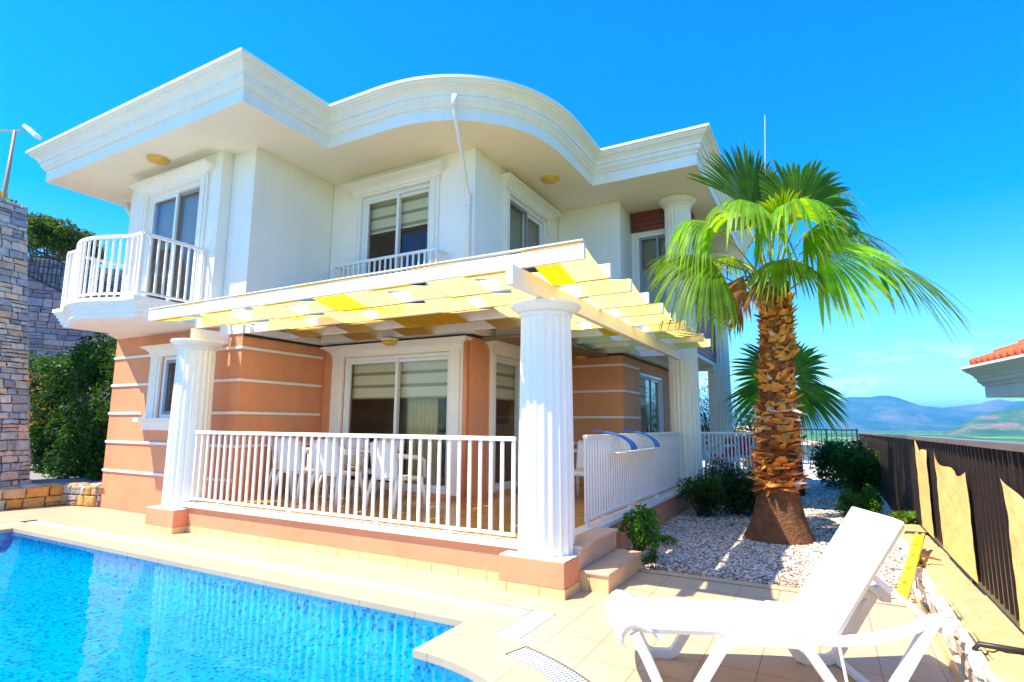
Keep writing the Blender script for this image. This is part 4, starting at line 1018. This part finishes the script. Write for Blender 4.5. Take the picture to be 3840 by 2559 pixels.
b.bar((1.32, -.285, .03), (1.32, .285, .03), .04, .03); b.bar((.13, -.285, .03), (.13, .285, .03), .04, .03); b.build('cross_bar', m_plastic, lo)
b = MB(); 
for v in (-.26, .26): b.bar((.03, v, .352), (1.08, v, .350), .035, .034)
b.build('seat_frame', m_plastic, lo, bevel=.006)
def slingsurf(p0, p1, wd, sag, name, n=24):
    b = MB(); p0 = Vector(p0); p1 = Vector(p1); d = p1-p0; nn = Vector((-d.z, 0, d.x)).normalized(); vs = []
    for i in range(n+1):
        for j in range(13):
            t = i/n; s = j/12; q = p0+d*t; dz = -sag*math.sin(t*math.pi)*math.sin(s*math.pi)
            e = -.018 if j in (0, 12) else (0 if j in (1, 11) else .003)
            p = q+nn*(dz+e); vs.append((p.x, -wd/2+wd*s, p.z))
    o = len(vs); vs += [(x-nn.x*.012, y, z-nn.z*.012) for x, y, z in vs]
    fs = []
    for i in range(n):
        for j in range(12): k = i*13+j; fs += [(k, k+13, k+14, k+1), (k+o, k+1+o, k+14+o, k+13+o)]
    for i in range(n): fs += [(i*13, i*13+o, (i+1)*13+o, (i+1)*13), (i*13+12, (i+1)*13+12, (i+1)*13+12+o, i*13+12+o)]
    for j in range(12): fs += [(j, j+1, j+1+o, j+o), (n*13+j, n*13+j+o, n*13+j+1+o, n*13+j+1)]
    b.add(vs, fs, None, True); return b.build(name, m_sling, lo)
slingsurf((.03, 0, .386), (1.065, 0, .384), .57, .012, 'seat_sling')
slingsurf((1.055, 0, .385), (1.462, 0, .985), .57, .012, 'back_sling')
b = MB()
for v in (-.262, .262): b.bar((1.085, v, .375), (1.478, v, .955), .034, .034, (0, 1, 0))
b.bar((1.474, -.262, .95), (1.474, .262, .95), .034, .034); b.build('back_frame', m_plastic, lo, bevel=.006)
for v in (-.22, .22):
    b = MB(); b.bar((1.30, v, .68), (1.60, v*1.2, .43), .03, .03, (0, 1, 0)); b.build('support_strut', m_plastic, lo)
b = MB(); b.tube([(1.055, -.292, .39), (1.075, -.305, .33), (1.10, -.31, .14), (1.12, -.31, .04)], .009, 8); b.build('strap', m_sling, lo)

# ================================================================== PALMS
FW = Vector((-.482, .876, 0)); RT = Vector((.876, .482, 0)); UP = Vector((0, 0, 1))
def frond(parent, org, hub, axis, nrm, rad, spread=105, droop=.35, nseg=34, dead=False, seed=0, name='frond', tone=1.0, fold=.25, pr=.013):
    """fan leaf: petiole from org to hub, pleated blade round hub with free drooping tips"""
    rs = np.random.default_rng(seed); org = Vector(org); hub = Vector(hub); a = Vector(axis).normalized(); n_ = Vector(nrm); n_ = (n_-a*n_.dot(a)).normalized(); s_ = a.cross(n_)
    V = []; F = []; CC = []
    K = 8
    for i in range(nseg):
        th = R(-spread+2*spread*(i+.5)/nseg); dth = R(2*spread/nseg)/2
        ln = rad*(.80+.20*math.cos(th*.8))*rs.uniform(.93, 1.04)
        jit = rs.uniform(-.03, .03); dr = droop*rs.uniform(.7, 1.35); tw = rs.uniform(-.06, .06)
        base = len(V); tint = rs.uniform(.75, 1.25)*tone
        for k in range(K):
            t = k/(K-1); r_ = ln*(.02+.98*t)
            half = r_*math.tan(dth)*1.15 if t < .64 else ln*.64*math.tan(dth)*1.15*(1-(t-.64)/.36)**.6+.002
            th2 = th+tw*max(0, t-.5)
            d = a*math.cos(th2)+s_*math.sin(th2); e = -a*math.sin(th2)+s_*math.cos(th2)
            up_ = n_*(-fold*r_*(math.sin(th)**2)*.6*(1))+n_*jit*r_*max(0, t-.5)
            g = -UP*(dr*ln*max(0, t-.35)**1.8*1.7)
            c = hub+d*(r_*(1-.25*dr*max(0, t-.5)))+up_+g
            for q, lift in ((-1, 0), (0, .25*half+.002), (1, 0)):
                V.append(tuple(c+e*half*q+n_*lift)); 
                tip = max(0, t-.75)*2
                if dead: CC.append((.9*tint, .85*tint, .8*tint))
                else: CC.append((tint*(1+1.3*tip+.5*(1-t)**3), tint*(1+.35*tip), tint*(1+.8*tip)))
        for k in range(K-1):
            o = base+k*3; F += [(o, o+1, o+4, o+3), (o+1, o+2, o+5, o+4)]
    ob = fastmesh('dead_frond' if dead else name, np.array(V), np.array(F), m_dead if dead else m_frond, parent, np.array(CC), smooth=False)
    b = MB(); mid = org.lerp(hub, .5)+UP*.06*(hub-org).length
    b.tube([org, org.lerp(mid, .5)+UP*.01, mid, mid.lerp(hub, .55), hub, hub+a*.05*rad], [pr*1.5, pr*1.2, pr, pr*.85, pr*.75, pr*.4], 6); b.build('petiole', m_dead if dead and False else m_petiole, ob)
    return ob
pt = thing('palm_tree', 'large fan palm with shaggy orange brown trunk on the gravel beside the villa', 'palm tree')
pb = Vector((-.66, 8.75, 0)); ptop = Vector((-.50, 8.75, 3.42))
tc_ = lambda z: pb.lerp(ptop, z/3.42)
b = MB(); zs_ = [-.02, .06, .15, .3, .5, .64]; rr_ = [.44, .41, .37, .32, .28, .255]
n_ = 40; vs = []
for z, r_ in zip(zs_, rr_):
    for k in range(n_):
        t = 2*math.pi*k/n_; q = r_*(1+.025*math.sin(5*t+z*4)+.015*math.sin(13*t)); c = tc_(max(z, 0)); vs.append((c.x+q*math.cos(t), c.y+q*math.sin(t), z))
b.add(vs, [(j*n_+k, j*n_+(k+1) % n_, (j+1)*n_+(k+1) % n_, (j+1)*n_+k) for j in range(5) for k in range(n_)], None, True)
for i in range(24):
    z = .6+i*.122; c = tc_(z); b.lathe(c.x, c.y, [(.236-.0024*i, z), (.234-.0024*i, z+.124)], 24)
b.build('trunk', m_bark, pt)
b = MB(); rs = random.Random(5); cnt = 0
rows = 58
for i in range(rows):
    z = .66+(3.36-.66)*i/rows; up_k = min(1, max(0, (z-1.1)/.9)); nn = 10+int(3*up_k); r0 = .245-.05*i/rows
    for k in range(nn):
        t = 2*math.pi*(k+.5*(i % 2)+rs.uniform(-.2, .2))/nn; c = tc_(z); out = Vector((math.cos(t), math.sin(t), 0)); sd = Vector((-out.y, out.x, 0))
        L_ = rs.uniform(.07, .22)*(1.15-.50*up_k); wdt = rs.uniform(.040, .080)*(1-.35*up_k); el_ = R(rs.uniform(-28, 50) if z < 1.9 else rs.uniform(15, 70))
        dv = out*math.cos(el_)+UP*math.sin(el_); p = c+out*(r0-.015)+UP*rs.uniform(-.02, .02); up_ = dv.cross(sd)
        if up_.z < 0: up_ = -up_
        bright = rs.random(); col = (.72, .50, .34) if bright > .87+.08*up_k else ((.76, .29, .04) if bright > .35 else (.30, .09, .018)); kk = rs.uniform(.8, 1.2); col = tuple(x*kk for x in col)
        skew = sd*rs.uniform(-.06, .06); th = .02
        if rs.random() < .55:  # blunt split boot
            vs = [p-sd*wdt*1.2-up_*th, p+sd*wdt*1.2-up_*th, p+sd*wdt*1.2+up_*th, p-sd*wdt*1.2+up_*th,
                  p+dv*L_+skew-sd*wdt*.45-up_*.004, p+dv*L_+skew+sd*wdt*.45-up_*.004, p+dv*L_+skew+sd*wdt*.5+up_*.004, p+dv*L_+skew-sd*wdt*.5+up_*.004]
            b.add(vs, [(0, 1, 2, 3), (7, 6, 5, 4), (0, 4, 5, 1), (1, 5, 6, 2), (2, 6, 7, 3), (3, 7, 4, 0)], col)
        else:
            vs = [p-sd*wdt*1.3-up_*th, p+sd*wdt*1.3-up_*th, p+sd*wdt*1.3+up_*th, p-sd*wdt*1.3+up_*th, p+dv*L_*1.15+skew, p+dv*L_*.5+sd*wdt*.6+skew*.5, p+dv*L_*.5-sd*wdt*.6+skew*.5]
            b.add(vs, [(0, 1, 2, 3), (0, 6, 5, 1), (3, 2, 5, 6), (1, 5, 2), (0, 3, 6), (6, 4, 5), (5, 4, 6)], col)
o = b.build('leaf_bases', m_boot, pt, colattr=True); o['kind'] = 'stuff'
LP = lambda x, d, z: Vector((-.55, 8.75, 0))+RT*x+FW*d+UP*z     # palm frame: right, away, height
crown = LP(.0, 0, 3.45)
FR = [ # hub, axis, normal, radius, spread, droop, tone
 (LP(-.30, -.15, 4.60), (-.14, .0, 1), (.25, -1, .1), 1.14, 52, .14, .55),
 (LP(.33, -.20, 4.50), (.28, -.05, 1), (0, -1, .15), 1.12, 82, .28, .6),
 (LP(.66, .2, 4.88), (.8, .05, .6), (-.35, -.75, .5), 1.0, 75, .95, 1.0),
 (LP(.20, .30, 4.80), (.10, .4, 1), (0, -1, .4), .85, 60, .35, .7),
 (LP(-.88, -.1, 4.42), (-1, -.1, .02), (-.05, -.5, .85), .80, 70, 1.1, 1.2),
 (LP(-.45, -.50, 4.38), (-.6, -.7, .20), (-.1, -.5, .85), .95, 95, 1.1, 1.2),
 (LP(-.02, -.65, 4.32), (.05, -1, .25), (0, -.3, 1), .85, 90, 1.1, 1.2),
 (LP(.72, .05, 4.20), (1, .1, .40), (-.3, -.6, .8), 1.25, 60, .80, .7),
 (LP(.34, -.60, 3.84), (.85, -.35, -.05), (-.05, -.75, .75), 1.1, 92, .5, 1.7),  # high tone puts the backlit brightness into the leaf colour
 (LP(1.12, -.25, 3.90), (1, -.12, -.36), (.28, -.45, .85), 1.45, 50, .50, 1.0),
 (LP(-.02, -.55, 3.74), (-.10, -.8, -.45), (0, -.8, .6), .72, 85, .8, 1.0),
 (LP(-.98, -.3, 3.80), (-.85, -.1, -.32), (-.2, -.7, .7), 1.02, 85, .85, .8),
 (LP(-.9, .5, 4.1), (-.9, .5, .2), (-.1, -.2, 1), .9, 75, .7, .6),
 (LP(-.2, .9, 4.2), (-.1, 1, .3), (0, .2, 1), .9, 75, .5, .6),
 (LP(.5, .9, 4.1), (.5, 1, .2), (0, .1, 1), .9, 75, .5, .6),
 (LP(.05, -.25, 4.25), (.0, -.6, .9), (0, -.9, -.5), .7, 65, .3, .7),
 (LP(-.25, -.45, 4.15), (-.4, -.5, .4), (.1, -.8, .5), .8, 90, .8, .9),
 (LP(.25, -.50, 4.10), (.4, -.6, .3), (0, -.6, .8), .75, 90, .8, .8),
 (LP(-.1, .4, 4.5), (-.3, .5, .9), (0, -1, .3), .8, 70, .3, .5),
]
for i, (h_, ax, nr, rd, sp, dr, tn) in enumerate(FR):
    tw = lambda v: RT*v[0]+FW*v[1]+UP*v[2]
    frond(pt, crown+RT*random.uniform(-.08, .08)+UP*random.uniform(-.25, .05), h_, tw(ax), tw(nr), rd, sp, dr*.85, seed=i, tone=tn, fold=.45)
for i, (h_, ax, rd) in enumerate(((LP(-.55, -.35, 3.55), (-.5, -.3, -.8), .6), (LP(-.75, -.1, 3.6), (-.6, 0, -.8), .55), (LP(-.35, -.4, 3.5), (-.2, -.4, -.9), .5), (LP(-.3, .4, 3.4), (-.4, .3, -.9), .5), (LP(.2, .4, 3.5), (.3, .3, -.9), .5))):
    tw = lambda v: RT*v[0]+FW*v[1]+UP*v[2]
    frond(pt, crown-UP*.25, h_, tw(ax), tw((-.1, -1, .2)), rd, 34, .2, nseg=12, dead=True, seed=40+i, fold=.9)
b = MB(); b.tube([LP(.02, 0, 3.5), LP(.01, 0, 4.6), LP(.0, 0, 5.15), LP(.03, 0, 5.7), LP(.06, .02, 6.15)], [.014, .012, .010, .007, .003], 6); b.tube([LP(.0, 0, 5.15), LP(-.18, 0, 5.28), LP(-.38, 0, 5.42)], [.008, .006, .003], 6)
b.tube([LP(-.2, -.2, 3.6), LP(-.7, -.3, 3.75), LP(-1.05, -.3, 3.55), LP(-1.25, -.3, 3.35)], [.012, .01, .007, .003], 6)
for sx in (.0, -.05, .06): b.tube([LP(-.45+sx, -.3, 3.45), LP(-.95+sx, -.35, 3.15+sx*2), LP(-1.2+sx, -.35, 2.9)], [.012, .008, .003], 6)
b.build('flower_stalk', mat('dry_stalk', (.62, .50, .34), .8, .1), pt)
# second, smaller palm behind the trunk
p2 = thing('palm_tree', 'smaller dark green fan palm half hidden behind the big palm trunk', 'palm tree')
c2 = Vector((-.68, 14.3, 0)); b = MB()
b.tube([c2, c2+UP*1.2, c2+UP*2.2], [.2, .17, .15], 14); b.build('trunk', m_bark, p2)
hubc = c2+UP*2.55
for i in range(11):
    a_ = R(-58+i*30+random.uniform(-8, 8)); dv = RT*math.cos(a_)+UP*math.sin(a_)+FW*random.uniform(-.4, .4)
    frond(p2, c2+UP*2.2, hubc+dv*.14, dv, -FW+UP*.3, 1.32 if i % 2 else 1.05, 27, .22, nseg=13, seed=70+i, tone=.6, fold=.3, pr=.014)

# ================================================================== SHRUBS, HEDGE, TREES
def leafcloud(name, centers, radii, n, size, parent, seed=0, tone=(1, 1, 1), mat_=None, shell=.35, var=.45):
    rs = np.random.default_rng(seed); centers = np.array(centers, float); radii = np.array(radii, float)
    if radii.ndim == 1: radii = np.repeat(radii[:, None], 3, 1)
    vol = radii.prod(1); idx = rs.choice(len(centers), n, p=vol/vol.sum())
    d = rs.normal(size=(n, 3)); d /= np.linalg.norm(d, axis=1)[:, None]
    r_ = rs.uniform(shell**3, 1, n)**(1/3)
    P = centers[idx]+d*radii[idx]*r_[:, None]*rs.uniform(.86, 1.1, (n, 1))
    nr = d*.5+rs.normal(size=(n, 3))*.75+np.array([0, 0, .35]); nr /= np.linalg.norm(nr, axis=1)[:, None]
    t = np.cross(nr, rs.normal(size=(n, 3))); t /= np.linalg.norm(t, axis=1)[:, None]; bt = np.cross(nr, t)
    s = size*rs.uniform(.6, 1.35, (n, 1)); w_ = s*.42
    V = np.stack([P-t*s, P-bt*w_+nr*w_*.35, P+t*s-nr*s*.25, P+bt*w_+nr*w_*.35], 1).reshape(-1, 3)
    q = np.arange(n)[:, None]*4; F = np.concatenate([np.concatenate([q, q+1, q+2], 1), np.concatenate([q, q+2, q+3], 1)])
    clump = np.sin(P[:, 0]*5.1+seed)*np.sin(P[:, 1]*4.3)*np.sin(P[:, 2]*6.1)
    k = (1+var*clump+rs.uniform(-.25, .25, n)).clip(.25, 2)
    hue = rs.uniform(.8, 1.35, n); col = np.stack([k*hue*tone[0], k*tone[1], k*tone[2]], 1); col = np.repeat(col, 4, 0)
    return fastmesh(name, V, F, mat_ or m_leaf, parent, col)
def shrub(label, base, h, r, n, size, seed, cat='shrub', name='shrub', tone=(1, 1, 1), lumps=7, group=None, flat=1):
    rs = random.Random(seed); t = thing(name, label, cat, group); base = Vector(base); cs = []; rds = []
    b = MB()
    for i in range(lumps):
        a_ = rs.uniform(0, 6.28); q = r*math.sqrt(rs.random())*.65; zz = rs.uniform(.3, .8)*h; c = base+Vector((q*math.cos(a_), q*math.sin(a_)*flat, zz)); k = rs.uniform(.3, .5)*r
        cs.append(c); rds.append((k, k*flat, k*rs.uniform(.7, 1.1)*min(1.3, h/r)))
        b.tube([base+Vector((rs.uniform(-.03, .03), rs.uniform(-.03, .03), 0)), base.lerp(c, .5)+Vector((rs.uniform(-.04, .04), 0, .02)), c], [.014*h+.004, .009*h+.003, .003], 5)
    b.build('stem', m_stem, t); leafcloud('foliage', cs, rds, n, size, t, seed, tone); return t
shrub('bright green leafy shrub growing beside the garden steps', (-1.98, 6.62, 0), .62, .30, 1500, .028, 1, tone=(1.25, 1.5, .8), lumps=9)
shrub('low green weed patch on the gravel by the purple terrace wall', (-2.02, 7.6, 0), .13, .28, 260, .028, 2, tone=(1.6, 1.9, .8), lumps=5)
shrub('small dark weed at the corner of the lower step', (-1.70, 6.22, 0), .17, .11, 240, .02, 3, lumps=4)
shrub('light olive bush at the terrace corner by the far fluted column', (-1.95, 10.1, 0), .72, .50, 3600, .026, 4, tone=(.75, .8, .7), lumps=11)
shrub('dark dense bush between the terrace corner and the palm trunk', (-1.42, 10.75, 0), .85, .58, 5200, .028, 5, tone=(.5, .5, .6), lumps=12)
shrub('big dark bush against the far end of the fence', (.35, 16.6, 0), 1.15, .95, 7000, .04, 6, tone=(.5, .6, .6), lumps=14)
shrub('green bush in front of the dark one along the fence', (.50, 13.6, 0), 1.10, .55, 5200, .034, 7, tone=(.8, 1, .8), lumps=12)
shrub('bright low bush at the foot of the fence just behind the lounger back', (.42, 11.6, 0), .45, .40, 2400, .03, 8, tone=(1.1, 1.3, .7), lumps=9)
shrub('yellowish grass tuft on the parapet below the fence', (.80, 8.7, .30), .16, .26, 500, .035, 9, tone=(2.2, 1.7, .8), lumps=6, cat='plant', name='grass_tuft')
shrub('sparse twiggy shrub seen left of the tall far column', (-2.75, 17.2, 0), 3.1, 1.1, 900, .045, 10, tone=(.6, .7, .7), lumps=26)
shrub('sparse twiggy shrub seen between the tall column and the palm', (-1.55, 17.4, 0), 2.7, 1.0, 700, .045, 11, tone=(.6, .7, .7), lumps=24)
shrub('leggy oleander with upright stems on the far terrace edge', (-2.2, 20.0, 0), 2.3, 1.6, 1500, .05, 12, tone=(.7, .8, .7), lumps=18)
# hedge
hd = thing('hedge', 'tall dark green hedge between the stone walls and the villa', 'hedge')
cs = []; rd = []; rs = random.Random(3)
for i in range(64):
    x = rs.uniform(-17.4, -12.1); z = rs.uniform(.4, 3.1-.1*abs(x+14)); cs.append((x, 6.5+rs.uniform(-.3, .3), z)); k = rs.uniform(.35, .6); rd.append((k, .45, k))
leafcloud('foliage', cs, rd, 30000, .055, hd, 31, (.50, .66, .5), shell=.5, var=.75)
leafcloud('blossoms', [(-16.0, 6.1, 2.2), (-15.4, 6.1, 1.6)], [(.5, .3, .5), (.4, .3, .3)], 240, .05, hd, 32, (3, .9, 1.2))['kind'] = 'stuff'
b = MB()
for i in range(14): x = -17+i*.36; b.tube([(x, 6.6, .3), (x+rs.uniform(-.2, .2), 6.6, 2.6)], [.03, .012], 6)
b.build('stem', m_stem, hd)
def tree(label, base, h, cr, n, size, seed, tone=(1, 1, 1), group=None):
    rs = random.Random(seed); t = thing('tree', label, 'tree', group); base = Vector(base); b = MB(); cs = []; rd = []
    top = base+UP*h*.55; b.tube([base, base+UP*h*.3+Vector((.1, .1, 0)), top], [.035*h, .025*h, .018*h], 9)
    for i in range(20):
        a_ = rs.uniform(0, 6.28); q = cr*math.sqrt(rs.random())*.75; c = base+Vector((q*math.cos(a_), q*math.sin(a_), h*rs.uniform(.55, .9))); cs.append(c); k = cr*rs.uniform(.22, .4); rd.append((k, k, k*.75))
        b.tube([base+UP*h*rs.uniform(.3, .55), base.lerp(c, .6)+UP*h*.12, c], [.012*h, .007*h, .003*h], 6)
    b.build('trunk', m_stem, t); leafcloud('crown', cs, rd, n, size, t, seed, tone, shell=.2); return t
tree('olive green tree rising behind the shaded stone wall', (-35.0, 13.6, 6.0), 6.1, 2.3, 9000, .11, 21, (1.2, .95, .9))
tree('tree half hidden by the tall stone wall at the left edge', (-32.6, 9.8, 6.0), 6.0, 1.9, 5000, .11, 22, (.8, .8, .8))
b = MB(); b.poly([(-60, 7.9), (-25, 7.9), (-25, 40), (-60, 40)], [], 6.0); b.wallring([(-60, 7.9), (-25, 7.9), (-25, 40)], -1, 6.0, closed=False); struct(b.build('upper_bank', m_gravel), 'raised ground behind the stone walls')
# street lamp
sl_ = thing('street_lamp', 'slim street lamp with two slanted heads above the left stone wall', 'street lamp')
lb = Vector((-27.3, 8.75, 0))
b = MB(); b.tube([lb, lb+UP*10, lb+Vector((.2, -.02, 12.75))], [.10, .08, .05], 10); b.build('pole', m_lampmetal, sl_)
b = MB(); b.box(-27.72, -27.4, 8.55, 8.9, 8.6, 10.3); b.build('yellow_sleeve', m_yellow, sl_)
for s, e in ((1, (-26.4, 9.05, 12.62)), (-1, (-28.3, 8.2, 12.95))):
    b = MB(); b.bar(lb+Vector((.2, 0, 12.7)), Vector(e)+Vector((-.45*s, -.2*s, .14*s)), .06, .06); b.build('arm', m_lampmetal, sl_)
    b = MB(); b.bar(Vector(e)+Vector((-.30*s, -.14*s, .28)), Vector(e)+Vector((.22*s, .1*s, -.20)), .30, .14); b.build('lamp_head', m_metal, sl_, bevel=.02)

# ================================================================== GRAVEL PEBBLES
def pebbles(region, n, seed, size, label, zf=-.03):
    rs = np.random.default_rng(seed); x0, x1, y0, y1 = region
    X = rs.uniform(x0, x1, n); Y = rs.uniform(y0, y1, n)
    keep = ~((X < -2.33) | ((X < -1.78) & (Y < 6.15)) | (((X+.66)**2+(Y-8.75)**2) < .38**2) | ((Y > 11) & (X < -2.30+(Y-11)*.8) & (X < -1.16))); X = X[keep]; Y = Y[keep]; n = len(X)
    base = np.array([(1, 0, 0), (0, 1, 0), (-1, 0, 0), (0, -1, 0), (.6, .6, .55), (-.6, .6, .6), (-.6, -.6, .5), (.6, -.6, .6), (0, 0, .75)], float)
    Fb = np.array([(0, 1, 4), (1, 2, 5), (2, 3, 6), (3, 0, 7), (4, 1, 5), (5, 2, 6), (6, 3, 7), (7, 0, 4), (4, 5, 8), (5, 6, 8), (6, 7, 8), (7, 4, 8)])
    sc_ = size*rs.uniform(.5, 1.35, (n, 1, 3)); sc_[:, :, 2] *= .75
    V = base[None]*sc_*rs.uniform(.8, 1.2, (n, 9, 1)); a = rs.uniform(0, 6.28, n); c, s = np.cos(a)[:, None], np.sin(a)[:, None]
    x = V[:, :, 0]*c-V[:, :, 1]*s; y = V[:, :, 0]*s+V[:, :, 1]*c
    V = np.stack([x+X[:, None], y+Y[:, None], V[:, :, 2]+zf+rs.uniform(0, .016, (n, 1))], 2).reshape(-1, 3)
    F = (Fb[None]+np.arange(n)[:, None, None]*9).reshape(-1, 3)
    k = rs.uniform(.40, .80, n); warm = rs.random(n) < np.interp(Y[:], [6.1, 6.9], [.5, .22]); col = np.stack([k*1.1, k*1.0, k*.9], 1); col[warm] *= np.array([.72, .45, .25])
    dk = rs.random(n) < .17; col[dk] *= .3
    o = fastmesh('pebbles', V, F, m_pebble, None, np.repeat(col, 9, 0)); o['kind'] = 'stuff'; o['label'] = label
pebbles((-2.3, .66, 6.12, 9.3), 26000, 1, .017, 'white pebbles of the near gravel bed')
pebbles((-2.3, .9, 9.3, 16), 22000, 2, .024, 'white pebbles of the shaded far gravel')
b = MB(); b.box(-1.78, .60, 6.12, 6.145, -.03, .004); b.box(-1.98, .60, 6.0, 6.12, .003, .006)
struct(b.build('gravel_edging', m_coping), 'tile edging of the gravel bed')

# ================================================================== NEIGHBOURS
nb = thing('neighbour_villa', 'white cornice and red tiled roof of the neighbouring villa at the right edge', 'house')
ned = [(9.5, 15.2), (2.52, 12.86), (3.45, 8.1), (9.5, 9.0)]
pr2 = [(d, 2.02+(z-5.91)*1.0) for d, z in prof]
b = MB(); sweep(b, ned, pr2); b.build('cornice', m_cornice, nb)
b = MB(); b.poly(ned, [], 2.021, flip=True); b.build('soffit', m_soffit, nb)
o2 = offs(ned, .18); q0 = Vector((*o2[1], 2.575)); q1 = Vector((*o2[2], 2.575)); ud = (q1-q0).normalized(); sd = Vector((-ud.y, ud.x, 0)); sd = sd if sd.x > 0 else -sd
rise = (sd+UP*.42)
b = MB(); b.add([q0+UP*.01, q1+UP*.01, q1+rise*4, q0+rise*4], [(0, 1, 2, 3)]); b.build('roof_underlay', m_terracotta, nb)
b = MB(); nc = int((q1-q0).length/.21)
for i in range(nc):
    p0 = q0.lerp(q1, (i+.5)/nc)+sd*.06
    for r_ in range(10):
        p = p0+rise*(r_*.38)+UP*.055; q = p0+rise*((r_+1.12)*.38)+UP*.03; b.tube([p, q], [.10, .082], 9)
b.build('roof_tiles', m_terracotta, nb)
b = MB(); b.box(4.3, 9.5, 9.4, 12.9, -14, 2.02); b.build('wall', m_white, nb)
def house(label, x0, x1, y0, y1, z0, z1, roofm, wallm, hip=1.0, grp='houses down the slope beyond the back fence'):
    t = thing('distant_house', label, 'house', grp)
    b = MB(); b.box(x0, x1, y0, y1, z0, z1); b.build('wall', wallm, t)
    b = MB(); mx_, my_ = (x0+x1)/2, (y0+y1)/2; e = .35
    vs = [(x0-e, y0-e, z1+.001), (x1+e, y0-e, z1+.001), (x1+e, y1+e, z1+.001), (x0-e, y1+e, z1+.001), (x0+(x1-x0)*.3, my_, z1+hip), (x1-(x1-x0)*.3, my_, z1+hip)]
    b.add(vs, [(0, 1, 5, 4), (1, 2, 5), (2, 3, 4, 5), (3, 0, 4), (3, 2, 1, 0)]); b.build('roof', roofm, t)
    b = MB()
    n = max(1, int((x1-x0)/2.2))
    for i in range(n):
        for zz in np.arange(z0+1.2, z1-1.3, 2.8): xx = x0+(x1-x0)*(i+.5)/n; b.box(xx-.45, xx+.45, y0-.03, y0-.002, zz, zz+1.2)
    if b.v: b.build('window', m_dark, t)
house('white house wall right behind the black bar fence', -6.5, -.45, 33.0, 40, -9, .55, m_coping, m_white, .25)
house('low house with a terracotta roof between the white wall and the bushes', -.2, 3.6, 36, 43, -9, -1.6, m_terracotta, m_peach, 1.5)
house('beige roofed house farther down the slope', -9, -2.2, 52, 60, -12, .2, m_coping, m_white, 1.3)
house('small pale house on the slope at the left of the valley view', -16, -11, 60, 68, -14, -.2, m_terracotta, m_white, 1.2)

# ================================================================== HAZE
b = MB(); b.box(-14000, 14000, -400, 26000, -41.5, 530)
hm = bpy.data.materials.new('haze_air'); hm.use_nodes = True; ht = hm.node_tree; ht.nodes.remove(ht.nodes['Principled BSDF'])
pv = ht.nodes.new('ShaderNodeVolumePrincipled'); pv.inputs['Color'].default_value = (.14, .62, 1, 1); pv.inputs['Density'].default_value = 9.5e-5; pv.inputs['Anisotropy'].default_value = .2
ht.links.new(pv.outputs[0], ht.nodes['Material Output'].inputs['Volume'])
hz = b.build('haze', hm); hz['kind'] = 'stuff'
